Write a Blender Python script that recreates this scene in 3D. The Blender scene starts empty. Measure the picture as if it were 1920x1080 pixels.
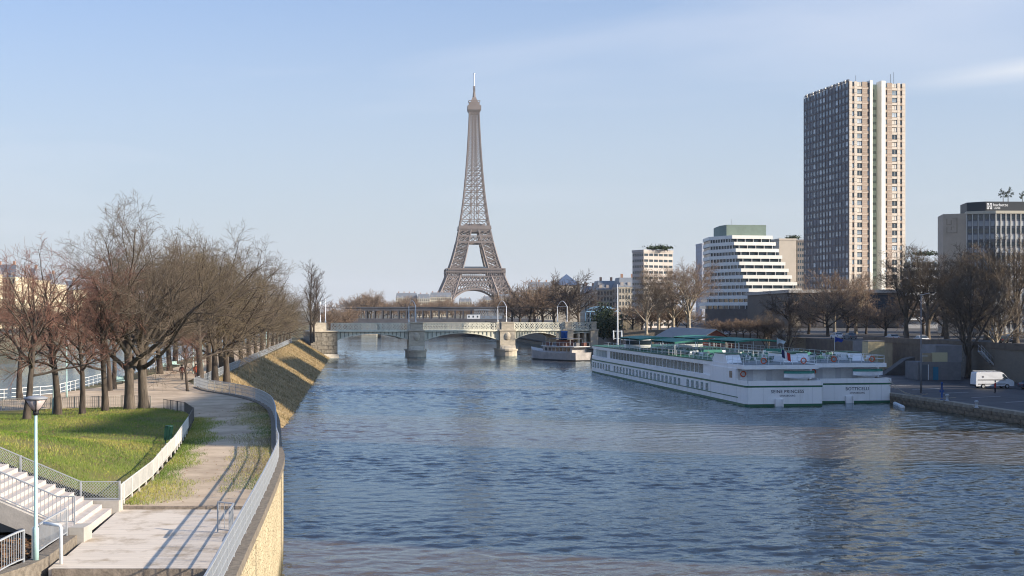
import bpy, bmesh, math, random
import numpy as np
from mathutils import Vector, Matrix

# ------------------------------------------------------------------ camera, sky, sun, exposure
SC = bpy.context.scene
COL = SC.collection
R = math.radians
H = 13.0            # camera height above the river
F = 2477.0          # focal length in photograph pixels (1920 wide)
HY = 582.0          # horizon row
cam_d = bpy.data.cameras.new('camera'); cam = bpy.data.objects.new('camera', cam_d); COL.objects.link(cam)
cam.location = (0, 0, H); cam.rotation_euler = (R(90), 0, 0)
cam_d.sensor_width = 36.0; cam_d.lens = 36.0 * F / 1920.0
cam_d.shift_y = (HY - 540.0) / 1920.0
cam_d.clip_start = 0.5; cam_d.clip_end = 20000
SC.camera = cam

SUN_EL = R(23.0)
SUN_TO = Vector((0.95, -0.312, 0)).normalized()
sun_d = bpy.data.lights.new('sun', 'SUN'); sun_d.energy = 5.0; sun_d.angle = R(0.53); sun_d.color = (1.0, 0.87, 0.70)
sun = bpy.data.objects.new('sun', sun_d); COL.objects.link(sun)
sv = Vector((SUN_TO.x * math.cos(SUN_EL), SUN_TO.y * math.cos(SUN_EL), math.sin(SUN_EL)))
sun.rotation_euler = sv.to_track_quat('Z', 'Y').to_euler()
sun.location = (200, -100, 200)

W = bpy.data.worlds.new('World'); SC.world = W; W.use_nodes = True
nt = W.node_tree; nt.nodes.clear()
out = nt.nodes.new('ShaderNodeOutputWorld'); bg = nt.nodes.new('ShaderNodeBackground')
sky = nt.nodes.new('ShaderNodeTexSky'); sky.sky_type = 'NISHITA'; sky.sun_disc = False
sky.sun_elevation = SUN_EL; sky.sun_rotation = math.atan2(SUN_TO.x, SUN_TO.y)
sky.altitude = 50; sky.air_density = 1.0; sky.dust_density = 2.2; sky.ozone_density = 3.0
tc = nt.nodes.new('ShaderNodeTexCoord')
# thin cirrus: streaks in a tilted, stretched noise, kept faint
mp = nt.nodes.new('ShaderNodeMapping'); mp.inputs['Scale'].default_value = (1.0, 1.0, 7.0); mp.inputs['Rotation'].default_value = (0, R(13), 0); mp.inputs['Location'].default_value = (0.2, 0.0, 2.1)
ns = nt.nodes.new('ShaderNodeTexNoise'); ns.inputs['Scale'].default_value = 1.9; ns.inputs['Detail'].default_value = 6; ns.inputs['Roughness'].default_value = 0.5; ns.inputs['Distortion'].default_value = 0.4
rp = nt.nodes.new('ShaderNodeValToRGB'); rp.color_ramp.elements[0].position = 0.52; rp.color_ramp.elements[0].color = (0, 0, 0, 1)
rp.color_ramp.elements[1].position = 0.80; rp.color_ramp.elements[1].color = (0.4, 0.4, 0.4, 1)
mx = nt.nodes.new('ShaderNodeMixRGB'); mx.inputs['Color2'].default_value = (4.3, 4.5, 5.0, 1)
nt.links.new(tc.outputs['Generated'], mp.inputs['Vector']); nt.links.new(mp.outputs[0], ns.inputs['Vector'])
nt.links.new(ns.outputs['Fac'], rp.inputs['Fac']); nt.links.new(rp.outputs['Color'], mx.inputs['Fac'])
# pale haze that thickens toward the horizon all round
sx_ = nt.nodes.new('ShaderNodeSeparateXYZ'); nt.links.new(tc.outputs['Generated'], sx_.inputs[0])
mr = nt.nodes.new('ShaderNodeMapRange'); mr.interpolation_type = 'SMOOTHSTEP'; mr.inputs['From Min'].default_value = -0.02; mr.inputs['From Max'].default_value = 0.42; mr.inputs['To Min'].default_value = 0.85; mr.inputs['To Max'].default_value = 0.08
nt.links.new(sx_.outputs['Z'], mr.inputs['Value'])
veil = nt.nodes.new('ShaderNodeMixRGB'); veil.inputs['Color2'].default_value = (3.4, 3.68, 3.95, 1)
nt.links.new(mr.outputs[0], veil.inputs['Fac'])
tint = nt.nodes.new('ShaderNodeMixRGB'); tint.blend_type = 'MULTIPLY'; tint.inputs['Fac'].default_value = 1.0; tint.inputs['Color2'].default_value = (0.56, 0.82, 1.13, 1)
nt.links.new(sky.outputs[0], tint.inputs['Color1']); nt.links.new(tint.outputs[0], veil.inputs['Color1']); nt.links.new(veil.outputs[0], mx.inputs['Color1'])
def mth(op, a, b=None, clamp=False):
    n = nt.nodes.new('ShaderNodeMath'); n.operation = op; n.use_clamp = clamp
    for i, v in enumerate((a, b)):
        if v is None: continue
        if isinstance(v, (int, float)): n.inputs[i].default_value = v
        else: nt.links.new(v, n.inputs[i])
    return n.outputs[0]
sk_z = mth('SUBTRACT', sx_.outputs['Z'], mth('ADD', mth('MULTIPLY', sx_.outputs['X'], 0.10), 0.1325))
sk_d = mth('SUBTRACT', 1.0, mth('DIVIDE', mth('ABSOLUTE', sk_z), 0.0095), True)
sk_x = mth('DIVIDE', mth('SUBTRACT', sx_.outputs['X'], 0.27), 0.10, True)
sk_f = mth('MULTIPLY', mth('MULTIPLY', sk_d, sk_x), mth('MULTIPLY', ns.outputs['Fac'], 1.1), True)
mk = nt.nodes.new('ShaderNodeMixRGB'); mk.inputs['Color2'].default_value = (4.6, 4.75, 5.0, 1); nt.links.new(sk_f, mk.inputs['Fac']); nt.links.new(mx.outputs[0], mk.inputs['Color1'])
nt.links.new(mk.outputs[0], bg.inputs['Color']); bg.inputs['Strength'].default_value = 0.126
nt.links.new(bg.outputs[0], out.inputs[0])
vs = SC.view_settings; vs.view_transform = 'Standard'; vs.look = 'None'; vs.exposure = 0.64; vs.gamma = 1.0
SC.cycles.filter_width = 1.1
SC.cycles.max_bounces = 6; SC.cycles.diffuse_bounces = 2; SC.cycles.glossy_bounces = 3; SC.cycles.transparent_max_bounces = 6
SC.cycles.caustics_reflective = False; SC.cycles.caustics_refractive = False

# ------------------------------------------------------------------ helpers
def G(px, py, z=0.0):
    """ground point seen at photograph pixel, on level z"""
    Y = F * (H - z) / (py - HY)
    return Vector(((px - 960) / F * Y, Y, z))
def P(px, py, Y):
    return Vector(((px - 960) / F * Y, Y, H - (py - HY) / F * Y))

MATS = {}
def mat(name, col, rough=0.7, var=0.0, scale=2.0, col2=None, bump=0.0, bscale=None, metal=0.0, spec=0.4, stretch=(1, 1, 1), lo=0.35, hi=0.65, detail=5):
    if name in MATS: return MATS[name]
    m = bpy.data.materials.new(name); m.use_nodes = True; MATS[name] = m
    t = m.node_tree; b = t.nodes['Principled BSDF']
    b.inputs['Roughness'].default_value = rough; b.inputs['Metallic'].default_value = metal
    b.inputs['Specular IOR Level'].default_value = spec
    b.inputs['Base Color'].default_value = (*col, 1)
    if col2 is None and var > 0: col2 = tuple(c * (1 - var) for c in col); col = tuple(min(1, c * (1 + var)) for c in col)
    if col2 is not None or bump:
        tcn = t.nodes.new('ShaderNodeTexCoord'); mpn = t.nodes.new('ShaderNodeMapping'); mpn.inputs['Scale'].default_value = stretch
        t.links.new(tcn.outputs['Object'], mpn.inputs['Vector'])
    if col2 is not None:
        n = t.nodes.new('ShaderNodeTexNoise'); n.inputs['Scale'].default_value = scale; n.inputs['Detail'].default_value = detail; n.inputs['Roughness'].default_value = 0.65
        t.links.new(mpn.outputs[0], n.inputs['Vector'])
        r = t.nodes.new('ShaderNodeValToRGB'); e = r.color_ramp.elements
        e[0].position = lo; e[0].color = (*col2, 1); e[1].position = hi; e[1].color = (*col, 1)
        t.links.new(n.outputs['Fac'], r.inputs['Fac']); t.links.new(r.outputs[0], b.inputs['Base Color'])
    if bump:
        n2 = t.nodes.new('ShaderNodeTexNoise'); n2.inputs['Scale'].default_value = bscale or scale * 4; n2.inputs['Detail'].default_value = 4
        t.links.new(mpn.outputs[0], n2.inputs['Vector'])
        bp = t.nodes.new('ShaderNodeBump'); bp.inputs['Strength'].default_value = bump; bp.inputs['Distance'].default_value = 0.05
        t.links.new(n2.outputs['Fac'], bp.inputs['Height']); t.links.new(bp.outputs[0], b.inputs['Normal'])
    return m

class MB:
    """collects polygons, becomes one mesh object"""
    def __init__(s): s.v = []; s.f = []; s.m = []
    def add(s, vs, fs, mi=0):
        o = len(s.v); s.v.extend([tuple(v) for v in vs]); s.f.extend([tuple(i + o for i in f) for f in fs]); s.m.extend([mi] * len(fs)); return s
    def box(s, x0, x1, y0, y1, z0, z1, mi=0):
        return s.hexa([(x0, y0), (x1, y0), (x1, y1), (x0, y1)], z0, z1, mi)
    def hexa(s, q, z0, z1, mi=0, top=None):
        q2 = top or q; n = len(q)
        z0s = z0 if isinstance(z0, (list, tuple)) else [z0] * n; z1s = z1 if isinstance(z1, (list, tuple)) else [z1] * n
        vs = [(q[i][0], q[i][1], z0s[i]) for i in range(n)] + [(q2[i][0], q2[i][1], z1s[i]) for i in range(n)]
        fs = [tuple(range(n - 1, -1, -1)), tuple(range(n, 2 * n))] + [(i, (i + 1) % n, n + (i + 1) % n, n + i) for i in range(n)]
        return s.add(vs, fs, mi)
    def bar(s, p, q, w, h=None, mi=0, caps=True):
        p = Vector(p); q = Vector(q); h = h or w; d = (q - p)
        if d.length < 1e-6: return s
        d.normalize(); up = Vector((0, 0, 1)) if abs(d.z) < 0.95 else Vector((0, 1, 0))
        a = d.cross(up).normalized() * (w / 2); b = a.cross(d).normalized() * (h / 2)
        vs = [p - a - b, p + a - b, p + a + b, p - a + b, q - a - b, q + a - b, q + a + b, q - a + b]
        fs = [(0, 1, 5, 4), (1, 2, 6, 5), (2, 3, 7, 6), (3, 0, 4, 7)] + ([(3, 2, 1, 0), (4, 5, 6, 7)] if caps else [])
        return s.add(vs, fs, mi)
    def tube(s, pts, rad, n=8, mi=0, caps=True):
        pts = [Vector(p) for p in pts]; rad = rad if isinstance(rad, (list, tuple)) else [rad] * len(pts)
        vs = []; fs = []
        for i, p in enumerate(pts):
            d = (pts[min(i + 1, len(pts) - 1)] - pts[max(i - 1, 0)]).normalized()
            up = Vector((0, 0, 1)) if abs(d.z) < 0.9 else Vector((1, 0, 0))
            a = d.cross(up).normalized(); b = a.cross(d)
            for k in range(n):
                t = 2 * math.pi * k / n; vs.append(p + (a * math.cos(t) + b * math.sin(t)) * rad[i])
        for i in range(len(pts) - 1):
            for k in range(n):
                fs.append((i * n + k, i * n + (k + 1) % n, (i + 1) * n + (k + 1) % n, (i + 1) * n + k))
        if caps: fs.append(tuple(range(n))[::-1]); fs.append(tuple(range((len(pts) - 1) * n, len(pts) * n)))
        return s.add(vs, fs, mi)
    def lathe(s, c, prof, n=12, mi=0):
        return s.tube([(c[0], c[1], c[2] + z) for r, z in prof], [max(r, 1e-3) for r, z in prof], n, mi)
    def quad(s, a, b, c, d, mi=0): return s.add([a, b, c, d], [(0, 1, 2, 3)], mi)
    def mesh(s, name, mats, smooth=False):
        me = bpy.data.meshes.new(name); me.from_pydata(s.v, [], s.f)
        for m in (mats if isinstance(mats, (list, tuple)) else [mats]): me.materials.append(m)
        if any(s.m): me.polygons.foreach_set('material_index', s.m)
        if smooth: me.polygons.foreach_set('use_smooth', [True] * len(s.f))
        me.update(); return me
    def build(s, name, mats, parent=None, smooth=False, loc=None):
        return link(name, s.mesh(name, mats, smooth), parent, loc)

def link(name, me, parent=None, loc=None, rotz=0.0):
    o = bpy.data.objects.new(name, me); COL.objects.link(o)
    if parent: o.parent = parent
    if loc is not None: o.location = loc
    if rotz: o.rotation_euler = (0, 0, rotz)
    return o
def tag(o, label, cat, group=None):
    o['label'] = label; o['category'] = cat
    if group: o['group'] = group
    return o
def thing(name, label, cat, loc=(0, 0, 0), rotz=0.0, group=None):
    o = link(name, None, None, loc, rotz); o.empty_display_size = 0.5
    return tag(o, label, cat, group)
def struct(o): o['kind'] = 'structure'; return o
def stuff(o): o['kind'] = 'stuff'; return o
def kids(o): return [c for c in bpy.data.objects if c.parent == o]
def copy_tree(root, loc, rotz=0.0, scale=None, label=None, group=None, ch=None):
    r = root.copy(); COL.objects.link(r); r.location = loc; r.rotation_euler = (0, 0, rotz)
    if scale: r.scale = (scale,) * 3 if not isinstance(scale, (tuple, list)) else scale
    if label: r['label'] = label
    if group: r['group'] = group
    for c in (ch if ch is not None else kids(root)):
        d = c.copy(); COL.objects.link(d); d.parent = r
        for g in kids(c):
            e = g.copy(); COL.objects.link(e); e.parent = d
    return r
def np_mesh(name, v, quads, mats, tris=None, smooth=True):
    me = bpy.data.meshes.new(name); nq = len(quads)
    me.vertices.add(len(v)); me.vertices.foreach_set('co', np.asarray(v, np.float32).ravel())
    k = quads.shape[1]
    me.loops.add(nq * k); me.loops.foreach_set('vertex_index', quads.astype(np.int32).ravel())
    me.polygons.add(nq); me.polygons.foreach_set('loop_start', np.arange(0, nq * k, k, dtype=np.int32))
    me.polygons.foreach_set('loop_total', np.full(nq, k, np.int32))
    if smooth: me.polygons.foreach_set('use_smooth', np.ones(nq, bool))
    for m in (mats if isinstance(mats, (list, tuple)) else [mats]): me.materials.append(m)
    me.update(calc_edges=True); return me

# river frame: D along the river away from the camera, N to the right bank
D = Vector((-0.136, 0.9907, 0)); N = Vector((0.9907, 0.136, 0)); TH = math.atan2(0.136, 0.9907)
def quay_x(Y): return 53.5 - 0.137 * (Y - 185)

# ------------------------------------------------------------------ materials
M_white = mat('white_paint', (0.78, 0.80, 0.80), 0.45, 0.05, 3)
M_boat = mat('boat_white', (0.93, 0.93, 0.93), 0.35, 0, 0.9, col2=(0.80, 0.80, 0.78), spec=0.5, stretch=(1, 1, .18), lo=.25, hi=.5, detail=7)
M_green = mat('boat_green', (0.02, 0.12, 0.06), 0.5)
M_awn = mat('awning_green', (0.05, 0.22, 0.165), 0.7, 0.15, 2)
M_glass = mat('dark_glass', (0.03, 0.045, 0.06), 0.08, 0.3, 0.4, spec=0.8)
M_glass2 = mat('pale_glass', (0.22, 0.27, 0.31), 0.12, 0.35, 0.35, spec=0.7)
M_glassb = mat('bright_glass', (0.45, 0.50, 0.54), 0.2, 0.25, 0.5, spec=0.7)
M_conc = mat('concrete', (0.40, 0.37, 0.33), 0.85, 0.18, 0.8, bump=0.15, bscale=12)
M_concd = mat('dark_concrete', (0.20, 0.17, 0.135), 0.9, 0.3, 5, bump=0.5, bscale=30)
M_metal = mat('galvanised_metal', (0.42, 0.44, 0.46), 0.45, 0.08, 4, metal=0.2)
M_black = mat('black_matt', (0.02, 0.02, 0.022), 0.6)
M_teal = mat('pale_teal_paint', (0.42, 0.60, 0.57), 0.45, 0.08, 3)
M_asph = mat('asphalt', (0.045, 0.045, 0.048), 0.6, 0.45, 0.35, bump=0.2, bscale=40)
M_text = mat('navy_lettering', (0.02, 0.025, 0.06), 0.5)

# ------------------------------------------------------------------ water
def water_material():
    m = bpy.data.materials.new('river_water'); m.use_nodes = True; t = m.node_tree; b = t.nodes['Principled BSDF']
    t.nodes.remove(b); df = t.nodes.new('ShaderNodeBsdfDiffuse'); gl = t.nodes.new('ShaderNodeBsdfGlossy'); gl.inputs['Color'].default_value = (0.76, 0.89, 1.0, 1); gl.inputs['Roughness'].default_value = 0.07
    fr = t.nodes.new('ShaderNodeFresnel'); fr.inputs['IOR'].default_value = 1.36; ms = t.nodes.new('ShaderNodeMixShader')
    tcn = t.nodes.new('ShaderNodeTexCoord')
    def noise(scale, stretch, detail, rough=0.6):
        mpn = t.nodes.new('ShaderNodeMapping'); mpn.inputs['Scale'].default_value = stretch
        t.links.new(tcn.outputs['Object'], mpn.inputs['Vector'])
        n = t.nodes.new('ShaderNodeTexNoise'); n.inputs['Scale'].default_value = scale; n.inputs['Detail'].default_value = detail; n.inputs['Roughness'].default_value = rough
        t.links.new(mpn.outputs[0], n.inputs['Vector']); return n
    band = noise(0.030, (0.10, 1.0, 1), 3, 0.5)         # calm and ruffled belts across the stream
    rb = t.nodes.new('ShaderNodeMapRange'); rb.inputs['From Min'].default_value = 0.42; rb.inputs['From Max'].default_value = 0.60
    t.links.new(band.outputs['Fac'], rb.inputs['Value'])
    patch = noise(0.05, (0.5, 1.0, 1), 4)
    col = t.nodes.new('ShaderNodeMixRGB'); col.inputs['Color1'].default_value = (0.135, 0.100, 0.055, 1); col.inputs['Color2'].default_value = (0.075, 0.060, 0.038, 1)
    t.links.new(patch.outputs['Fac'], col.inputs['Fac']); t.links.new(col.outputs[0], df.inputs['Color'])
    w1 = noise(1.6, (0.75, 1.0, 1), 3, 0.5); w2 = noise(4.5, (0.85, 1.0, 1), 2, 0.5)
    add = t.nodes.new('ShaderNodeMath'); add.operation = 'MULTIPLY_ADD'; add.inputs[1].default_value = 0.20
    t.links.new(w2.outputs['Fac'], add.inputs[0]); t.links.new(w1.outputs['Fac'], add.inputs[2])
    st = t.nodes.new('ShaderNodeMapRange'); st.inputs['To Min'].default_value = 0.40; st.inputs['To Max'].default_value = 1.0
    t.links.new(rb.outputs[0], st.inputs['Value'])
    bp = t.nodes.new('ShaderNodeBump'); bp.inputs['Distance'].default_value = 0.10
    gust = noise(0.022, (1.0, 0.8, 1), 4, 0.6); gr = t.nodes.new('ShaderNodeMapRange'); gr.inputs['From Min'].default_value = 0.35; gr.inputs['From Max'].default_value = 0.65; gr.inputs['To Min'].default_value = 0.55; gr.inputs['To Max'].default_value = 1.15
    t.links.new(gust.outputs['Fac'], gr.inputs['Value']); gm_ = t.nodes.new('ShaderNodeMath'); gm_.operation = 'MULTIPLY'; gm_.use_clamp = True; t.links.new(st.outputs[0], gm_.inputs[0]); t.links.new(gr.outputs[0], gm_.inputs[1])
    t.links.new(gm_.outputs[0], bp.inputs['Strength']); t.links.new(add.outputs[0], bp.inputs['Height'])
    for nd in (gl, fr): t.links.new(bp.outputs[0], nd.inputs['Normal'])
    t.links.new(fr.outputs[0], ms.inputs[0]); t.links.new(df.outputs[0], ms.inputs[1]); t.links.new(gl.outputs[0], ms.inputs[2]); t.links.new(ms.outputs[0], t.nodes['Material Output'].inputs['Surface'])
    return m
M_water = water_material()
def wave_field(X, Y):
    rg = np.random.default_rng(77); Z = np.zeros_like(X); sl = 0
    gust = 0.72 + 0.38 * np.sin(Y * 0.055 + 0.7 * np.sin(X * 0.03)) * np.sin(X * 0.041 + Y * 0.021 + 1.0) + 0.16 * np.sin(Y * 0.19 + X * 0.05)
    for i in range(64):
        lam = 0.55 * (3.0 / 0.55) ** rg.uniform(0, 1) ** 1.6; k = 2 * math.pi / lam; th = R(-70) + rg.normal(0, 0.75)
        amp = 0.0235 / k * rg.uniform(.6, 1.4); px_, py_ = k * math.cos(th), k * math.sin(th)
        Z += amp * np.sin(px_ * X + py_ * Y + rg.uniform(0, 6.28) + 0.35 * np.sin(0.21 * X + 0.17 * Y + i))
    return Z * np.clip(gust, 0.25, 1.25)
def wave_mesh():
    vs_ = []; qs = []; off = 0
    for x0, x1, y0, y1, st_ in ((-31.0, 66.0, 58.0, 152.0, 0.2), (-62.0, 62.0, 152.0, 300.0, 0.4), (-62.0, 62.0, 300.0, 440.0, 1.0)):
        nx = int(round((x1 - x0) / st_)) + 1; ny = int(round((y1 - y0) / st_)) + 1
        X, Y = np.meshgrid(np.linspace(x0, x1, nx), np.linspace(y0, y1, ny)); Z = wave_field(X, Y) * np.clip((440 - Y) / 10, 0, 1)
        idx = np.arange(nx * ny).reshape(ny, nx) + off
        vs_.append(np.stack([X, Y, Z], -1).reshape(-1, 3)); qs.append(np.stack([idx[:-1, :-1], idx[:-1, 1:], idx[1:, 1:], idx[1:, :-1]], -1).reshape(-1, 4)); off += nx * ny
    # flat water round the ruffled sheet
    E = 3000.0
    for (x0, x1, y0, y1) in ((-E, E, -200, 58), (-E, -31, 58, 152), (66, E, 58, 152), (-E, -62, 152, 440), (62, E, 152, 440), (-E, E, 440, 6000)):
        vs_.append(np.array([(x0, y0, 0), (x1, y0, 0), (x1, y1, 0), (x0, y1, 0)], float)); qs.append(np.arange(4).reshape(1, 4) + off); off += 4
    return np_mesh('water', np.concatenate(vs_), np.concatenate(qs), M_water)
struct(link('water', wave_mesh()))
struct(MB().quad((-9000, -3000, -6), (9000, -3000, -6), (9000, 15000, -6), (-9000, 15000, -6)).build('river_bed', mat('mud', (0.1, 0.08, 0.05), 0.9)))

# ------------------------------------------------------------------ island
M_path = mat('gravel_path', (0.60, 0.47, 0.33), 0.95, 0, 0.45, col2=(0.36, 0.27, 0.185), bump=0.25, bscale=18, lo=0.30, hi=0.62)
M_soil = mat('island_soil', (0.17, 0.13, 0.08), 0.95, 0, 0.5, col2=(0.10, 0.10, 0.035), bump=0.4, bscale=8)
M_lawn = mat('lawn_soil', (0.16, 0.19, 0.03), 0.95, 0, 0.35, col2=(0.15, 0.115, 0.05), bump=0.5, bscale=14)
M_bank = mat('dry_bank_grass', (0.36, 0.26, 0.13), 0.95, 0, 0.5, col2=(0.20, 0.145, 0.07), bump=0.8, bscale=5)
def stone_material():
    m = bpy.data.materials.new('limestone_rubble'); m.use_nodes = True; t = m.node_tree; b = t.nodes['Principled BSDF']; b.inputs['Roughness'].default_value = 0.9
    tcn = t.nodes.new('ShaderNodeTexCoord'); mpn = t.nodes.new('ShaderNodeMapping'); mpn.inputs['Scale'].default_value = (2.2, 2.2, 4.6)
    t.links.new(tcn.outputs['Object'], mpn.inputs['Vector'])
    vo = t.nodes.new('ShaderNodeTexVoronoi'); vo.feature = 'DISTANCE_TO_EDGE'; vo.inputs['Scale'].default_value = 1.3
    vc = t.nodes.new('ShaderNodeTexVoronoi'); vc.inputs['Scale'].default_value = 1.3
    no = t.nodes.new('ShaderNodeTexNoise'); no.inputs['Scale'].default_value = 0.4; no.inputs['Detail'].default_value = 6
    for n in (vo, vc): t.links.new(mpn.outputs[0], n.inputs['Vector'])
    t.links.new(tcn.outputs['Object'], no.inputs['Vector'])
    r = t.nodes.new('ShaderNodeValToRGB'); e = r.color_ramp.elements; e[0].position = 0.0; e[0].color = (0.30, 0.23, 0.13, 1); e[1].position = 0.09; e[1].color = (0.78, 0.65, 0.42, 1)
    t.links.new(vo.outputs['Distance'], r.inputs['Fac'])
    hs = t.nodes.new('ShaderNodeMixRGB'); hs.blend_type = 'MULTIPLY'; hs.inputs['Fac'].default_value = 0.30
    bw = t.nodes.new('ShaderNodeRGBToBW'); t.links.new(vc.outputs['Color'], bw.inputs[0])
    t.links.new(r.outputs[0], hs.inputs['Color1']); t.links.new(bw.outputs[0], hs.inputs['Color2'])
    h2 = t.nodes.new('ShaderNodeMixRGB'); h2.blend_type = 'MULTIPLY'; h2.inputs['Fac'].default_value = 0.35
    t.links.new(hs.outputs[0], h2.inputs['Color1']); t.links.new(no.outputs['Fac'], h2.inputs['Color2']); sp = t.nodes.new('ShaderNodeSeparateXYZ'); t.links.new(tcn.outputs['Object'], sp.inputs[0])
    tn = t.nodes.new('ShaderNodeMath'); tn.operation = 'MULTIPLY_ADD'; tn.inputs[1].default_value = 1.4; t.links.new(no.outputs['Fac'], tn.inputs[0]); t.links.new(sp.outputs['Z'], tn.inputs[2])
    tr_ = t.nodes.new('ShaderNodeMapRange'); tr_.inputs['From Min'].default_value = 0.9; tr_.inputs['From Max'].default_value = 1.7; t.links.new(tn.outputs[0], tr_.inputs['Value'])
    tm_ = t.nodes.new('ShaderNodeMixRGB'); tm_.inputs['Color1'].default_value = (0.11, 0.095, 0.05, 1); t.links.new(tr_.outputs[0], tm_.inputs['Fac']); t.links.new(h2.outputs[0], tm_.inputs['Color2']); t.links.new(tm_.outputs[0], b.inputs['Base Color'])
    bp = t.nodes.new('ShaderNodeBump'); bp.inputs['Strength'].default_value = 0.8; bp.inputs['Distance'].default_value = 0.06
    t.links.new(r.outputs[0], bp.inputs['Height']); t.links.new(bp.outputs[0], b.inputs['Normal'])
    return m
M_stone = stone_material()

ZP = 5.0
# outer edge of the river wall, from under the camera bridge round the promontory
WALL = [(-6.3, 22), (-7.6, 34), (-8.3, 39.8), (-10.3, 56.5), (-12.0, 69.3), (-13.3, 76), (-15.2, 86.5), (-16.9, 95.5), (-19.0, 105), (-22.0, 114.5), (-26.0, 123), (-29.5, 129), (-32.0, 135)]
def smooth_line(pts, n=4):
    o = []
    for i in range(len(pts) - 1):
        p0 = Vector(pts[max(i - 1, 0)]); p1 = Vector(pts[i]); p2 = Vector(pts[i + 1]); p3 = Vector(pts[min(i + 2, len(pts) - 1)])
        for k in range(n):
            t = k / n; o.append(0.5 * ((2 * p1) + (p2 - p0) * t + (2 * p0 - 5 * p1 + 4 * p2 - p3) * t * t + (3 * p1 - p0 - 3 * p2 + p3) * t ** 3))
    o.append(Vector(pts[-1])); return o
WL = smooth_line(WALL, 4)
def offset(line, d):
    o = []
    for i, p in enumerate(line):
        t = (line[min(i + 1, len(line) - 1)] - line[max(i - 1, 0)]).normalized()
        o.append(Vector((p.x - t.y * d, p.y + t.x * d)))     # +d to the left of travel
    return o
WI = offset(WL, 0.55)

def wall_in(Y):
    for a, b_ in zip(WI[:-1], WI[1:]):
        if a.y <= Y <= b_.y: return a.x + (b_.x - a.x) * (Y - a.y) / (b_.y - a.y)
    return WI[0].x
# body of the island: prow with path, then long causeway
def slope_top(Y): return -33.5 - 0.115 * (Y - 147)
def slope_toe(Y): return -27.0 - 0.115 * (Y - 157)
def left_edge(Y): return -45.0 - 0.115 * (Y - 140)
isl = MB()
right = [(wall_in(53.0), 53.0)] + [(p.x, p.y) for p in WI if p.y > 53.2] + [(slope_top(y), y) for y in (147, 200, 260, 320, 372, 430, 520, 640, 720)]
left = [(left_edge(y), y) for y in (720, 640, 520, 430, 372, 300, 220, 160, 120, 80)] + [(-47, 53)]
poly = right + left
isl.add([(x, y, ZP) for x, y in poly], [tuple(range(len(poly)))])
lf = [(left_edge(y), y) for y in (720, 372, 160, 80)] + [(-47, 53)]
for a, b_ in zip(lf[:-1], lf[1:]): isl.quad((a[0], a[1], ZP), (b_[0], b_[1], ZP), (b_[0] - 4, b_[1], -1), (a[0] - 4, a[1], -1))
struct(isl.build('island_ground', M_soil))
# gravel path on the island (4 mm above)
pth = MB()
pl = [(-15.9, 53.1), (-16.6, 60), (-18.2, 71), (-20.6, 84), (-22.5, 93), (-24.8, 100), (-28.5, 105.6), (-33, 106.5), (-40, 103.5), (-44, 100)]
pr = [(wall_in(53.1), 53.1)] + [(p.x, p.y) for p in WI if 53.6 < p.y < 130]
path_poly = pr + [(slope_top(y) - 2.6, y) for y in (147, 200, 260, 330)] + [(left_edge(y) + 3.4, y) for y in (330, 260, 200, 160, 141)] + [(-43, 128), (-45, 112)] + pl[::-1]
pth.add([(x, y, ZP + 0.13) for x, y in path_poly], [tuple(range(len(path_poly)))])
struct(pth.build('path', M_path))
# sloping bank of the causeway down to the river
bk = MB(); ys = list(range(140, 376, 4))
for y0, y1 in zip(ys[:-1], ys[1:]):
    for k in range(4):
        def bp_(y, t): return (slope_top(y) + (slope_toe(y) - slope_top(y)) * t, y + 9 * t, ZP - 0.02 + (-0.3 - ZP) * t + 0.10 * math.sin(y * 0.9 + t * 5))
        bk.quad(bp_(y0, k / 4), bp_(y0, (k + 1) / 4), bp_(y1, (k + 1) / 4), bp_(y1, k / 4))
# nose of the bank behind the promontory wall
bk.add([(-33.5, 139, ZP - 0.05), (-32.0, 135, ZP - 0.3), (-27.5, 126, 3.2), (-23.4, 119, -0.4), (-25.2, 150, -0.3), (slope_toe(140), 149, -0.3), (slope_top(140), 140, ZP - 0.02)], [(0, 1, 2, 3, 4, 5, 6)])
struct(bk.build('embankment', M_bank))

# masonry wall of the promontory
rw = thing('river_wall', 'golden limestone rubble wall with pebbly dark coping dropping to the river', 'wall', (0, 0, 0))
w = MB(); w.f = []
for a, b_ in zip(WL[:-1], WL[1:]): w.quad((a.x, a.y, -1.5), (b_.x, b_.y, -1.5), (b_.x, b_.y, ZP - 0.1), (a.x, a.y, ZP - 0.1))
w.build('masonry', M_stone, rw)
WO = offset(WL, -0.07)
cp = MB()
for i in range(len(WL) - 1):
    q = [WO[i], WO[i + 1], WI[i + 1], WI[i]]
    cp.hexa([(p.x, p.y) for p in q], ZP - 0.12, ZP + 0.22)
cp.build('coping', M_concd, rw)
# vertical expansion joint
for yj in (47.5, 66.0):
    for a, b_ in zip(WL[:-1], WL[1:]):
        if a.y <= yj < b_.y: pj = a.lerp(b_, (yj - a.y) / (b_.y - a.y)); MB().box(pj.x - .02, pj.x + .012, pj.y - .03, pj.y + .03, -1, ZP - .13).build('expansion_joint', M_black, rw)

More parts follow.
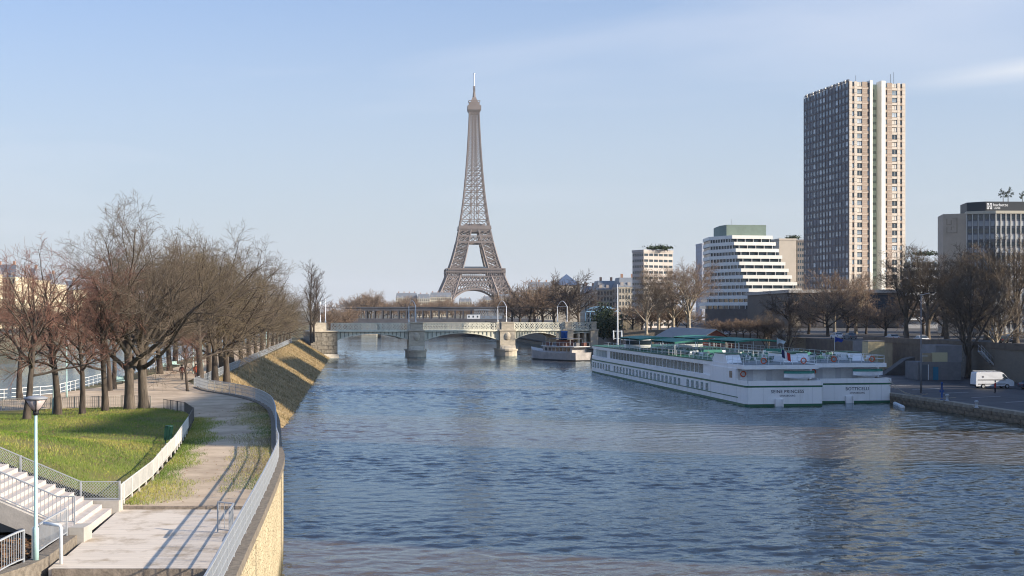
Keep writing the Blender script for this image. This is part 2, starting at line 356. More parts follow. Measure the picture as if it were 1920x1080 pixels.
# railing along a line: posts, handrail, rails, thin bars joined
def railing(name, label, line, z, h=1.05, bar_gap=0.13, post_gap=2.2, m=None, bars=True, rails=(0.12,), top_w=0.045, zfun=None, group=None, post_w=0.05, cat='railing'):
    m = m or M_metal; t = thing(name, label, cat, (0, 0, 0), 0, group)
    zf = zfun or (lambda p: z)
    L = [Vector((p[0], p[1])) for p in line]; seg = [(L[i + 1] - L[i]).length for i in range(len(L) - 1)]; tot = sum(seg)
    def at(s):
        for i, d in enumerate(seg):
            if s <= d or i == len(seg) - 1:
                p = L[i].lerp(L[i + 1], min(1, s / d)); return p
            s -= d
    hr = MB()
    for a, b_ in zip(L[:-1], L[1:]): hr.bar((a.x, a.y, zf(a) + h), (b_.x, b_.y, zf(b_) + h), top_w * 1.3, top_w)
    hr.build('handrail', m, t)
    for rz in rails:
        rr = MB()
        for a, b_ in zip(L[:-1], L[1:]): rr.bar((a.x, a.y, zf(a) + rz), (b_.x, b_.y, zf(b_) + rz), 0.035)
        rr.build('rail', m, t)
    n = max(1, int(tot / post_gap)); me = MB().box(-post_w / 2, post_w / 2, -post_w / 2, post_w / 2, -0.25, h).mesh('post', m)
    for i in range(n + 1):
        p = at(tot * i / n); link('post', me, t, (p.x, p.y, zf(p)))
    if bars:
        bb = MB(); k = int(tot / bar_gap)
        for i in range(k):
            p = at((i + 0.5) * tot / k); zz = zf(p); bb.bar((p.x, p.y, zz + 0.1), (p.x, p.y, zz + h - 0.02), 0.018, caps=False)
        bb.build('bars', m, t)['kind'] = 'stuff'
    return t
RL = [(p.x, p.y) for p in offset(WL, 0.25)]
railing('railing', 'long pale metal railing on the coping of the curved river wall', RL, ZP + 0.2, 1.05, rails=(0.12, 0.42, 0.74))
# white-grey railing at the edge of the causeway above the grassy bank
railing('railing', 'low grey railing along the top of the dry grass bank', [(slope_top(y) - 0.5, y) for y in (136, 147, 165, 192, 230, 280, 330)], ZP, 1.0, rails=(0.1, 0.5), bar_gap=0.25)
railing('railing', 'white three rail fence beside the far arm of water behind the trees', [(-49.5, 95), (-47.5, 110)] + [(left_edge(y) + 0.6, y) for y in (122, 141, 160, 190, 230)], ZP, 1.05, bars=False, rails=(0.35, 0.7), m=M_white, top_w=0.05)

# ------------------------------------------------------------------ foreground platform and steps
M_plat = mat('platform_concrete', (0.74, 0.645, 0.53), 0.85, 0, 1.1, col2=(0.60, 0.52, 0.43), bump=0.6, bscale=3, stretch=(0.5, 4, 1), lo=0.25, hi=0.6, detail=8)
t_ = M_plat.node_tree; wv = t_.nodes.new('ShaderNodeTexWave'); wv.bands_direction = 'Y'; wv.inputs['Scale'].default_value = 0.9; wv.inputs['Distortion'].default_value = 1.2; wv.inputs['Detail'].default_value = 3; tc_ = t_.nodes.new('ShaderNodeTexCoord'); t_.links.new(tc_.outputs['Object'], wv.inputs['Vector'])
mxp = t_.nodes.new('ShaderNodeMixRGB'); mxp.blend_type = 'MULTIPLY'; mxp.inputs['Fac'].default_value = 0.07; bs_ = t_.nodes['Principled BSDF']; src = bs_.inputs['Base Color'].links[0].from_socket; t_.links.new(src, mxp.inputs['Color1']); t_.links.new(wv.outputs['Color'], mxp.inputs['Color2'])
sn_ = t_.nodes.new('ShaderNodeTexNoise'); sn_.inputs['Scale'].default_value = 0.6; sn_.inputs['Detail'].default_value = 9; sn_.inputs['Roughness'].default_value = 0.7; t_.links.new(tc_.outputs['Object'], sn_.inputs['Vector']); sr_ = t_.nodes.new('ShaderNodeValToRGB'); sr_.color_ramp.elements[0].position = 0.36; sr_.color_ramp.elements[0].color = (0.62, 0.57, 0.50, 1); sr_.color_ramp.elements[1].position = 0.5; sr_.color_ramp.elements[1].color = (1, 1, 1, 1)
t_.links.new(sn_.outputs['Fac'], sr_.inputs['Fac']); mx2 = t_.nodes.new('ShaderNodeMixRGB'); mx2.blend_type = 'MULTIPLY'; mx2.inputs['Fac'].default_value = 1.0; t_.links.new(mxp.outputs[0], mx2.inputs['Color1']); t_.links.new(sr_.outputs[0], mx2.inputs['Color2']); t_.links.new(mx2.outputs[0], bs_.inputs['Base Color'])
pf = thing('platform', 'pale ribbed concrete landing between the stairs and the river wall', 'platform', (0, 0, 0))
M_edge = mat('step_edge', (0.23, 0.19, 0.15), 0.9, 0.3, 4, bump=0.4)
for y0, y1 in ((40.9, 42.95), (42.98, 53.0)):
    s = MB(); s.hexa([(-14.35 - 0.07 * (y0 - 40.9), y0), (wall_in(y0), y0), (wall_in(y1), y1), (-14.35 - 0.115 * (y1 - 40.9), y1)], ZP - 0.4, ZP + 0.012); s.build('slab', M_plat, pf)
MB().box(-14.2, -8.9, 40.80, 40.897, ZP - 0.5, ZP + 0.016).build('edge_strip', M_edge, pf)
MB().box(-15.7, -10.6, 53.003, 53.1, ZP - 0.1, ZP + 0.14).build('back_kerb', M_edge, pf)
MB().hexa([(-14.3, 36), (-8.3, 36), (-8.9, 40.79), (-14.3, 40.79)], ZP - 0.7, ZP - 0.25).build('lower_slab', M_plat, pf)
# stairs climbing to the left
stair = thing('staircase', 'pale concrete staircase climbing away from the landing beside the lawn wall', 'stairs', (0, 0, 0))
M_step = mat('step_concrete', (0.54, 0.48, 0.43), 0.85, 0.12, 4, bump=0.2)
NS = 22
for i in range(NS):
    x1 = -15.25 - 0.37 * i
    MB().hexa([(x1 - 0.46, 46.4), (x1 + 0.02 * 0, 46.4), (x1 - 0.62, 52.35), (x1 - 1.08, 52.35)], ZP + 0.16 * i - 0.12, ZP + 0.16 * (i + 1)).build('step', M_step, stair)
sb = MB()
def stz(x): return ZP + 0.16 + (-15.25 - x) * 0.432
sb.hexa([(-24, 46.0), (-15.3, 46.0), (-15.3, 46.38), (-24, 46.38)], [stz(-24) - 0.85, stz(-15.3) - 0.6, stz(-15.3) - 0.6, stz(-24) - 0.85], [stz(-24) + 0.05, stz(-15.3) + 0.05, stz(-15.3) + 0.05, stz(-24) + 0.05])
sb.build('string_beam', M_conc, stair)
MB().box(-24, -15.4, 46.6, 47, 2, 5).build('base_wall', M_concd, stair)
MB().box(-15.28, -14.75, 45.5, 46.4, ZP - 0.5, ZP + 0.52).build('end_block', M_conc, stair)
railing('railing', 'galvanised handrail sloping along the near side of the concrete staircase', [(-24, 46.2), (-15.9, 46.2), (-15.3, 46.2)], 0, 1.0, zfun=lambda p: stz(max(-24, min(-15.9, p.x))) + 0.05, bar_gap=0.14)
# kerb wall and rails at the left of the platform
kw = MB(); kl = smooth_line([(-15.0, 45.6), (-14.75, 43.0), (-14.6, 41.0), (-14.85, 39.3), (-15.4, 37.6), (-16.2, 36)], 3); ko = offset(kl, -0.42)
for i in range(len(kl) - 1): kw.hexa([(p.x, p.y) for p in (ko[i], kl[i], kl[i + 1], ko[i + 1])][::-1], ZP - 0.9, ZP + 0.26)
tag(kw.build('kerb_wall', M_concd), 'low pebbly kerb wall curving along the landing under the teal lamp post', 'wall')
railing('railing', 'galvanised railing on the kerb between lamp post and staircase end block', [(-14.95, 41.2), (-15.15, 43.2), (-15.3, 45.4)], ZP + 0.25, 0.95)
railing('railing', 'galvanised railing curving down past the foot of the teal lamp post', [(p.x - 0.15, p.y) for p in smooth_line([(-14.85, 40.6), (-15.1, 39.2), (-15.7, 37.4), (-16.6, 35)], 3)], ZP + 0.25, 1.0, zfun=lambda p: ZP + 0.25 - max(0, 40.0 - p.y) * 0.13)
hp = MB().tube([(-14.2, 41.6, ZP), (-14.2, 41.6, ZP + 1.15), (-14.25, 41.65, ZP + 1.22), (-14.85, 41.9, ZP + 1.25)], 0.055, 8)
tag(hp.build('hoop_rail', M_white, smooth=True), 'white bent handrail hoop standing on the landing by the lamp post', 'handrail')
# rail end on the right of the platform
railing('railing', 'short grey railing return on the landing beside the river wall', [(-9.75, 45.6), (-9.95, 47.2), (-10.6, 47.6)], ZP, 1.1, bar_gap=0.2)
# leafy lower ground at the left
struct(MB().quad((-42, 20, 1.0), (-15.2, 20, 1.0), (-15.2, 45.98, 5.02), (-42, 45.98, 5.02)).build('lower_ground', mat('leaf_litter', (0.16, 0.085, 0.045), 0.95, 0, 6, col2=(0.05, 0.035, 0.025), bump=1.0, bscale=9)))

# lawn mound with retaining wall
def lawn_z(x, y):
    rise = max(0.0, -16.5 - x) * 0.40 * max(0, min(1, (76 - y) / 24.0))
    return 5.30 + rise + 0.35 * math.exp(-((x + 27) ** 2 / 60 + (y - 82) ** 2 / 250)) 
LAWN = [(-15.75, 53.5), (-16.6, 61), (-18.2, 71.3), (-20.7, 84.5), (-22.3, 92.5), (-24.4, 98.6), (-27.2, 103), (-31, 104.8), (-36, 103), (-42, 99), (-46, 90), (-46, 53.5)]
def in_poly(x, y, poly):
    c = False; n = len(poly)
    for i in range(n):
        x0, y0 = poly[i]; x1, y1 = poly[(i + 1) % n]
        if (y0 > y) != (y1 > y) and x < (x1 - x0) * (y - y0) / (y1 - y0) + x0: c = not c
    return c
def fill_poly(poly, zf, step, name, m):
    bm = bmesh.new(); vs_ = [bm.verts.new((x, y, 0)) for x, y in poly]; bm.faces.new(vs_)
    xs = [p[0] for p in poly]; ys_ = [p[1] for p in poly]
    for ax, lo, hi in ((0, min(xs), max(xs)), (1, min(ys_), max(ys_))):
        s = lo + step
        while s < hi:
            co = (s, 0, 0) if ax == 0 else (0, s, 0); no = (1, 0, 0) if ax == 0 else (0, 1, 0)
            bmesh.ops.bisect_plane(bm, geom=bm.verts[:] + bm.edges[:] + bm.faces[:], plane_co=co, plane_no=no); s += step
    for v in bm.verts: v.co.z = zf(v.co.x, v.co.y)
    bmesh.ops.recalc_face_normals(bm, faces=bm.faces)
    for f in bm.faces:
        if f.normal.z < 0: f.normal_flip()
        f.smooth = True
    me = bpy.data.meshes.new(name); bm.to_mesh(me); me.materials.append(m); return link(name, me)
struct(fill_poly(LAWN, lawn_z, 2.0, 'lawn', M_lawn))
lw = MB()
def lwz(x): return 5.45 + max(0, -17.2 - x) * 0.425
xs = [-15.6, -16.2, -17.2] + [-17.2 - 1.6 * i for i in range(1, 19)]
for x0, x1 in zip(xs[:-1], xs[1:]):
    lw.hexa([(x1, 52.4), (x0, 52.4), (x0, 53.0), (x1, 53.0)], [4.2] * 4, [lwz(x1), lwz(x0), lwz(x0), lwz(x1)])
tag(lw.build('retaining_wall', M_conc), 'sloping concrete retaining wall between the staircase and the lawn', 'wall')

def mesh_fence(name, label, line, zf, h, cell=0.12, m=None, diamond=True, bar_gap=0.10):
    m = m or M_metal; t = thing(name, label, 'fence')
    L = [Vector((p[0], p[1])) for p in line]
    me = MB().box(-0.035, 0.035, -0.035, 0.035, -0.2, h + 0.03).mesh('post', m)
    hr = MB(); wires = MB(); acc = 0
    for a, b_ in zip(L[:-1], L[1:]):
        d = (b_ - a).length; n = max(1, round(d / 2.0))
        hr.bar((a.x, a.y, zf(a.x, a.y) + h), (b_.x, b_.y, zf(b_.x, b_.y) + h), 0.035)
        hr.bar((a.x, a.y, zf(a.x, a.y) + 0.05), (b_.x, b_.y, zf(b_.x, b_.y) + 0.05), 0.03)
        for i in range(n): p = a.lerp(b_, i / n); link('post', me, t, (p.x, p.y, zf(p.x, p.y)))
        def pt(s, v):
            p = a.lerp(b_, s / d); return Vector((p.x, p.y, zf(p.x, p.y) + 0.05 + v))
        hh = h - 0.05
        if diamond:
            k = int((d + hh) / cell)
            for i in range(k):
                s = i * cell
                s0, v0 = (s, 0) if s <= d else (d, s - d)
                s1, v1 = (s - hh, hh) if s >= hh else (0, s)
                wires.bar(pt(s0, v0), pt(s1, v1), 0.012, caps=False); wires.bar(pt(d - s0, v0), pt(d - s1, v1), 0.012, caps=False)
        else:
            k = max(2, int(d / bar_gap))
            for i in range(k): wires.bar(pt(d * (i + 0.5) / k, 0), pt(d * (i + 0.5) / k, hh), 0.03, 0.02, caps=False)
    hr.build('rails', m, t); wires.build('wire_mesh', m, t)['kind'] = 'stuff'
    return t
fz = lambda x, y: max(lawn_z(x, y), 5.2)
mesh_fence('mesh_fence', 'diamond wire mesh fence on top of the sloping retaining wall by the stairs', [(-15.65, 52.7), (-17.2, 52.7), (-22, 52.7), (-27, 52.7), (-34, 52.7)], lambda x, y: lwz(x), 0.72)
mesh_fence('lawn_fence', 'pale picket fence curving between the lawn and the gravel path', [(-15.62, 52.7), (-15.75, 53.6), (-16.6, 61), (-18.2, 71.3), (-20.7, 84.5)], fz, 0.72, diamond=False, m=mat('fence_pale', (0.62, 0.60, 0.55), 0.6, 0.1, 3))
mesh_fence('lawn_fence', 'dark thin railing round the far corner of the lawn by the two thick trunks', [(-20.7, 84.5), (-22.3, 92.5), (-24.4, 98.6), (-27.2, 103)], fz, 0.72, diamond=False, bar_gap=0.3, m=mat('fence_dark', (0.12, 0.11, 0.10), 0.6))
mesh_fence('lawn_fence', 'weathered pale board fence behind the row of trees on the lawn', [(-28.5, 104.2), (-31, 104.9), (-36, 103.1), (-42, 99.2), (-46, 92)], fz, 0.9, diamond=False, bar_gap=0.13, m=mat('fence_wood', (0.42, 0.38, 0.32), 0.8, 0.15, 3))

def noise2(x, y): return math.sin(x * 1.7 + 1.3 * math.sin(y * .9)) + math.sin(y * 1.1 + x * .6) * .7 + .5 * math.sin(x * 4.1 - y * 2.3)
# grass blades
def grass(name, label, poly, zf, n, h, cols, seed, keep=None):
    rng = np.random.default_rng(seed); xs = [p[0] for p in poly]; ys_ = [p[1] for p in poly]; pts = []
    while len(pts) < n:
        x = rng.uniform(min(xs), max(xs)); y = rng.uniform(min(ys_), max(ys_))
        if in_poly(x, y, poly) and (keep is None or keep(x, y, rng)): pts.append((x, y, zf(x, y)))
    p = np.array(pts); a = rng.uniform(0, 6.28, n); hh = h * rng.uniform(0.5, 1.4, n); ww = 0.35 * h * rng.uniform(0.3, 0.9, n) * (0.5 if h < 0.2 else 0.35)
    lean = rng.normal(0, 0.35, (n, 2)) * hh[:, None]
    v = np.zeros((n, 3, 3)); d = np.stack([np.cos(a), np.sin(a)], 1) * ww[:, None]
    v[:, 0, :2] = p[:, :2] - d; v[:, 1, :2] = p[:, :2] + d; v[:, 2, :2] = p[:, :2] + lean
    v[:, 0, 2] = v[:, 1, 2] = p[:, 2] - 0.02; v[:, 2, 2] = p[:, 2] + hh
    me = np_mesh(name, v.reshape(-1, 3), np.arange(n * 3).reshape(-1, 3), cols, smooth=False)
    f_ = np.sin(p[:, 0] * .8 + 1.5 * np.sin(p[:, 1] * .35)) + np.sin(p[:, 1] * .55 + p[:, 0] * .3) + rng.normal(0, 1.1, n)
    me.polygons.foreach_set('material_index', np.clip(((f_ + 2.2) / 4.4 * len(cols)).astype(np.int32), 0, len(cols) - 1)); me.update()
    o = link(name, me); stuff(o); tag(o, label, 'grass'); return o
GC = [mat('blade_c', (0.085, 0.15, 0.015), 0.7), mat('blade_a', (0.14, 0.215, 0.02), 0.7), mat('blade_b', (0.22, 0.275, 0.03), 0.7), mat('blade_d', (0.36, 0.32, 0.08), 0.7)]
vis = [(-15.8, 53.5), (-16.6, 61), (-18.2, 71.3), (-20.7, 84.5), (-22.3, 92.5), (-24.4, 98.6), (-27.2, 103), (-31, 104.6), (-36, 102.8), (-41, 99), (-41, 53.5)]
grass('lawn_grass', 'bright green short grass covering the lawn mound', vis, lawn_z, 120000, 0.10, GC, 1, lambda x, y, rng: rng.uniform() < 1.15 - .75 * max(0, min(1, (noise2(x * .45, y * .4) - .5) / .9)) - (.5 if y > 97 else 0))
FEN = [(-15.75, 53.3), (-16.6, 61), (-18.2, 71.3), (-20.7, 84.5), (-22.3, 92.5), (-24.4, 98.6), (-27.2, 103)]
def fence_x(y):
    for p, q_ in zip(FEN[:-1], FEN[1:]):
        if p[1] <= y <= q_[1]: return p[0] + (q_[0] - p[0]) * (y - p[1]) / (q_[1] - p[1])
    return FEN[-1][0]
def near_fence(x, y, rng): d = x - fence_x(y); return rng.uniform() < 1.3 - d / (1.5 + .4 * noise2(x * .5, y * .5))
def near_wall(x, y, rng): d = wall_in(y) - x; return rng.uniform() < 1.1 - d / (2.3 + .6 * noise2(x * .5, y * .5)) and y > 60 + 2 * noise2(x, 0)
strip1 = [(fence_x(y), y) for y in (53.4, 60, 70, 80, 90, 97)] + [(fence_x(y) + 2.6, y) for y in (97, 90, 80, 70, 60, 53.4)]
grass('verge_grass', 'grass verge between the picket fence and the gravel path', strip1, lambda x, y: ZP + 0.13, 22000, 0.10, GC, 2, near_fence)
strip2 = [(wall_in(y), y) for y in (57, 66, 76, 86, 95, 104, 112)] + [(wall_in(y) - 3.2, y) for y in (112, 104, 95, 86, 76, 66, 57)]
grass('verge_grass', 'patchy brown green grass along the inner foot of the river wall', strip2, lambda x, y: ZP + 0.13, 22000, 0.09, [GC[0], GC[3], mat('blade_e', (0.17, 0.14, 0.06), 0.8)], 3, near_wall)
bank_poly = [(slope_top(142), 142), (slope_toe(142), 151), (slope_toe(365), 372), (slope_top(360), 360)]
def bank_z(x, y):
    # invert the skewed bank surface
    t = 0.5
    for _ in range(6):
        yy = y - 9 * t; t = (x - slope_top(yy)) / (slope_toe(yy) - slope_top(yy))
    t = max(0, min(1, t)); return ZP - 0.02 + (-0.3 - ZP) * t
grass('bank_grass', 'dry golden grass growing over the sloping river bank', bank_poly, bank_z, 26000, 0.32, [mat('dry_a', (0.36, 0.26, 0.13), 0.8), mat('dry_b', (0.24, 0.175, 0.085), 0.8), mat('dry_c', (0.19, 0.15, 0.06), 0.8)], 4)
# fallen leaves on the low ground
rng = np.random.default_rng(9); n = 5000
c = np.stack([rng.uniform(-26, -15.4, n), rng.uniform(37, 45.9, n), np.zeros(n)], 1); c[:, 2] = 5.04 + (c[:, 1] - 45.98) * (4.02 / 25.98); v = np.zeros((n, 4, 3))
ang = rng.uniform(0, 6.28, n); s_ = rng.uniform(0.05, 0.12, n)
for k in range(4):
    v[:, k, 0] = c[:, 0] + np.cos(ang + k * 1.57) * s_; v[:, k, 1] = c[:, 1] + np.sin(ang + k * 1.57) * s_; v[:, k, 2] = c[:, 2] + rng.uniform(0, 0.08, n)
lm = [mat('leaf_a', (0.26, 0.13, 0.05), 0.8), mat('leaf_b', (0.16, 0.08, 0.04), 0.8), mat('leaf_c', (0.34, 0.2, 0.09), 0.8)]
me = np_mesh('fallen_leaves', v.reshape(-1, 3), np.arange(n * 4).reshape(-1, 4), lm, smooth=False); me.polygons.foreach_set('material_index', rng.integers(0, 3, n).astype(np.int32))
tag(stuff(link('fallen_leaves', me)), 'brown fallen leaves heaped on the low ground under the staircase', 'leaves')
n = 1500; xs_ = rng.uniform(-36, -11.5, n * 3); ys2 = rng.uniform(53.5, 104, n * 3); ok = [k for k in range(n * 3) if xs_[k] < wall_in(ys2[k]) - .3][:n]
c = np.array([(xs_[k], ys2[k], (lawn_z(xs_[k], ys2[k]) + .07) if in_poly(xs_[k], ys2[k], LAWN) else ZP + .14) for k in ok]); n = len(c); v = np.zeros((n, 4, 3)); ang = rng.uniform(0, 6.28, n); s_ = rng.uniform(.04, .085, n)
for k in range(4):
    v[:, k, 0] = c[:, 0] + np.cos(ang + k * 1.57) * s_; v[:, k, 1] = c[:, 1] + np.sin(ang + k * 1.57) * s_ * .7; v[:, k, 2] = c[:, 2] + rng.uniform(0, 0.04, n)
me = np_mesh('fallen_leaves', v.reshape(-1, 3), np.arange(n * 4).reshape(-1, 4), lm, smooth=False); me.polygons.foreach_set('material_index', rng.integers(0, 3, n).astype(np.int32))
tag(stuff(link('fallen_leaves', me)), 'scattered dry leaves on the lawn and the gravel path', 'leaves')


# ------------------------------------------------------------------ trees
def gen_tree(seed, spec):
    """levels of branches grown breadth-first; returns (thick wood arrays, twig arrays)"""
    rng = np.random.default_rng(seed); wood = [[], []]; offs = [0, 0]; quads = [[], []]
    def emit(Pn, Rn, sides, dst):
        B, K, _ = Pn.shape
        T = np.empty_like(Pn); T[:, 1:-1] = Pn[:, 2:] - Pn[:, :-2]; T[:, 0] = Pn[:, 1] - Pn[:, 0]; T[:, -1] = Pn[:, -1] - Pn[:, -2]
        T /= np.linalg.norm(T, axis=2, keepdims=True) + 1e-9
        ref = np.where(np.abs(T[..., 2:3]) < 0.9, np.array([0, 0, 1.0]), np.array([1.0, 0, 0]))
        A = np.cross(T, ref); A /= np.linalg.norm(A, axis=2, keepdims=True) + 1e-9; Bv = np.cross(A, T)
        th = np.arange(sides) * 2 * np.pi / sides
        V = Pn[:, :, None, :] + Rn[:, :, None, None] * (A[:, :, None, :] * np.cos(th)[None, None, :, None] + Bv[:, :, None, :] * np.sin(th)[None, None, :, None])
        idx = np.arange(B * K * sides).reshape(B, K, sides); nx = np.roll(idx, -1, axis=2)
        q = np.stack([idx[:, :-1], nx[:, :-1], nx[:, 1:], idx[:, 1:]], -1).reshape(-1, 4) + offs[dst]
        wood[dst].append(V.reshape(-1, 3)); quads[dst].append(q); offs[dst] += B * K * sides
    def grow(start, dirs, length, r0, r1, segs, wig, trop):
        B = len(start); Pn = np.zeros((B, segs + 1, 3)); Pn[:, 0] = start; d = dirs.copy()
        for k in range(segs):
            d = d + rng.normal(0, wig, (B, 3)); d[:, 2] += trop; d /= np.linalg.norm(d, axis=1, keepdims=True)
            Pn[:, k + 1] = Pn[:, k] + d * (length / segs)[:, None]
        t = np.linspace(0, 1, segs + 1)[None]; Rn = r0[:, None] * (1 - t) + r1[:, None] * t
        return Pn, Rn
    L0 = spec['trunk_len']; r0 = spec['trunk_r']; lean = spec.get('lean', (0, 0))
    d0 = np.array([[lean[0], lean[1], 1.0]]); d0 /= np.linalg.norm(d0)
    Pn, Rn = grow(np.array([[0, 0, -0.3]]), d0, np.array([L0 + 0.3]), np.array([r0]), np.array([r0 * spec.get('trunk_taper', 0.55)]), 7, spec.get('trunk_wig', 0.03), 0.02)
    Rn[:, 0] *= 1.35; Rn[:, 1] *= 1.08
    emit(Pn, Rn, 9, 0); lens = np.array([L0])
    for li, lv in enumerate(spec['levels']):
        B, K, _ = Pn.shape; n = lv['n']
        t = lv['t0'] + (1 - lv['t0']) * (np.arange(n)[None] + rng.uniform(0, 1, (B, n))) / n
        t = np.clip(t, 0, 0.999); f = t * (K - 1); i0 = f.astype(int); fr = (f - i0)[..., None]; bi = np.arange(B)[:, None]
        st = Pn[bi, i0] * (1 - fr) + Pn[bi, i0 + 1] * fr; pr_ = Rn[bi, i0] * (1 - fr[..., 0]) + Rn[bi, i0 + 1] * fr[..., 0]
        pd = Pn[bi, i0 + 1] - Pn[bi, i0]; pd /= np.linalg.norm(pd, axis=2, keepdims=True)
        rv = rng.normal(0, 1, (B, n, 3)); 
        if li == 0:
            az = (np.arange(n)[None] * 2.4 + rng.uniform(0, 0.9, (B, n))); rv = np.stack([np.cos(az), np.sin(az), np.zeros_like(az)], -1)
        rv -= (rv * pd).sum(-1, keepdims=True) * pd; rv /= np.linalg.norm(rv, axis=2, keepdims=True)
        an = np.radians(rng.uniform(lv['a'][0], lv['a'][1], (B, n, 1)))
        if lv.get('tip'): an = an * (1.15 - 0.75 * t[..., None])
        dd = pd * np.cos(an) + rv * np.sin(an)
        ln = (lens[:, None] if li else np.full((B, 1), spec['limb_len'])) * rng.uniform(lv['l'][0], lv['l'][1], (B, n)) * (1.1 - lv.get('tf', 0.35) * t)
        rr = np.minimum(pr_ * lv.get('rr', 0.6), lv.get('rmax', 9)); rr = np.maximum(rr, spec.get('rmin', 0.007))
        Pn, Rn = grow(st.reshape(-1, 3), dd.reshape(-1, 3), ln.ravel(), rr.ravel(), np.maximum(rr.ravel() * lv.get('taper', 0.35), spec.get('rmin', 0.007) * 0.6), lv['segs'], lv['wig'], lv['trop'])
        lens = ln.ravel(); emit(Pn, Rn, lv['sides'], 0 if li < spec.get('wood_levels', 2) else 1)
    return [(np.concatenate(wood[k]), np.concatenate(quads[k])) for k in range(2)]

def bark(name, c1, c2): return mat(name, c1, 0.95, 0, 3.0, col2=c2, bump=0.7, bscale=9, stretch=(1, 1, 0.25))
B_dark = bark('bark_dark', (0.115, 0.09, 0.07), (0.04, 0.032, 0.026))
B_grey = bark('bark_grey', (0.165, 0.135, 0.105), (0.06, 0.048, 0.038))
B_plane = mat('bark_plane', (0.50, 0.43, 0.33), 0.9, 0, 1.6, col2=(0.17, 0.14, 0.10), bump=0.3)
T_red = mat('twig_red', (0.225, 0.115, 0.085), 0.9, 0.25, 1.0)
T_brown = mat('twig_brown', (0.15, 0.115, 0.082), 0.9, 0.25, 1.0)
T_olive = mat('twig_olive', (0.185, 0.145, 0.09), 0.9, 0.25, 1.0)
T_dark = mat('twig_dark', (0.10, 0.075, 0.06), 0.9, 0.25, 1.0)
T_tan = mat('twig_tan', (0.25, 0.175, 0.12), 0.9, 0.25, 0.6)

def proto(name, seed, spec, mb, mt):
    (v0, q0), (v1, q1) = gen_tree(seed, spec)
    return (np_mesh('trunk', v0, q0, mb), np_mesh('crown', v1, q1, mt))
def plant(pr, name, label, loc, rotz=0, s=1.0, group=None):
    t = thing(name, label, 'tree', loc, rotz, group)
    t.scale = (s, s, s) if not isinstance(s, tuple) else s
    link('trunk', pr[0], t); link('crown', pr[1], t); return t
def lv(n, l, a, segs, sides, wig, trop, t0=0.2, **k): return dict(n=n, l=l, a=a, segs=segs, sides=sides, wig=wig, trop=trop, t0=t0, **k)

big_spec = dict(trunk_len=6.2, trunk_r=0.42, trunk_taper=0.62, limb_len=11.0, rmin=0.008, levels=[
    lv(9, (0.75, 1.1), (18, 66), 8, 7, 0.10, 0.035, 0.42, rr=0.60, taper=0.22),
    lv(8, (0.38, 0.58), (25, 55), 5, 5, 0.13, 0.03, 0.22, rr=0.55, taper=0.3),
    lv(7, (0.40, 0.62), (25, 60), 4, 4, 0.15, 0.03, 0.15, rr=0.55),
    lv(5, (0.38, 0.62), (25, 60), 3, 3, 0.09, 0.02, 0.15, rr=0.6),
    lv(3, (0.45, 0.75), (20, 55), 2, 3, 0.07, 0.02, 0.2, rr=0.7)])
red_spec = dict(trunk_len=7.0, trunk_r=0.24, trunk_taper=0.4, limb_len=5.2, rmin=0.009, trunk_wig=0.05, levels=[
    lv(11, (0.7, 1.15), (35, 80), 6, 6, 0.15, 0.02, 0.40, rr=0.55, taper=0.25, tip=True),
    lv(6, (0.35, 0.6), (30, 65), 4, 4, 0.20, 0.03, 0.15, rr=0.6),
    lv(5, (0.40, 0.62), (30, 65), 3, 3, 0.10, 0.03, 0.1, rr=0.6),
    lv(5, (0.5, 0.85), (25, 60), 3, 3, 0.08, 0.03, 0.1, rr=0.7)])
lin_spec = dict(trunk_len=8.0, trunk_r=0.30, trunk_taper=0.4, limb_len=7.5, rmin=0.011, trunk_wig=0.05, levels=[
    lv(15, (0.7, 1.15), (45, 95), 7, 6, 0.10, -0.01, 0.28, rr=0.5, taper=0.25, tip=True),
    lv(8, (0.30, 0.52), (30, 60), 4, 4, 0.16, 0.0, 0.12, rr=0.55),
    lv(6, (0.42, 0.66), (25, 60), 3, 3, 0.09, 0.0, 0.1, rr=0.6),
    lv(3, (0.5, 0.85), (25, 60), 2, 3, 0.08, 0.0, 0.1, rr=0.7)])
pop_spec = dict(trunk_len=17, trunk_r=0.35, trunk_taper=0.15, limb_len=7.0, rmin=0.02, levels=[
    lv(26, (0.5, 1.0), (14, 34), 5, 5, 0.07, 0.06, 0.18, rr=0.5, taper=0.25),
    lv(8, (0.3, 0.5), (18, 40), 3, 3, 0.14, 0.05, 0.15, rr=0.5),
    lv(7, (0.4, 0.7), (20, 45), 2, 3, 0.16, 0.04, 0.1, rr=0.6)])
plane_spec = dict(trunk_len=6.0, trunk_r=0.45, trunk_taper=0.6, limb_len=11.5, rmin=0.021, levels=[
    lv(8, (0.75, 1.1), (14, 48), 7, 6, 0.09, 0.04, 0.45, rr=0.6, taper=0.22),
    lv(9, (0.35, 0.55), (25, 55), 4, 4, 0.15, 0.03, 0.2, rr=0.5),
    lv(8, (0.4, 0.62), (25, 60), 3, 3, 0.10, 0.02, 0.12, rr=0.55),
    lv(5, (0.45, 0.7), (25, 60), 2, 3, 0.09, 0.02, 0.15, rr=0.7)])
far_spec = dict(trunk_len=5.0, trunk_r=0.4, trunk_taper=0.6, limb_len=9.0, rmin=0.045, levels=[
    lv(10, (0.7, 1.1), (15, 75), 5, 5, 0.12, 0.02, 0.4, rr=0.55, taper=0.25),
    lv(8, (0.4, 0.6), (25, 60), 3, 3, 0.17, 0.02, 0.2, rr=0.5),
    lv(11, (0.45, 0.75), (25, 65), 2, 3, 0.2, 0.02, 0.1, rr=0.6)])
TR_big = [proto('b', 11, big_spec, B_grey, T_brown), proto('b', 12, big_spec, B_grey, T_brown)]
TR_red = [proto('r', s, red_spec, B_dark, T_red) for s in (21, 22, 23)]
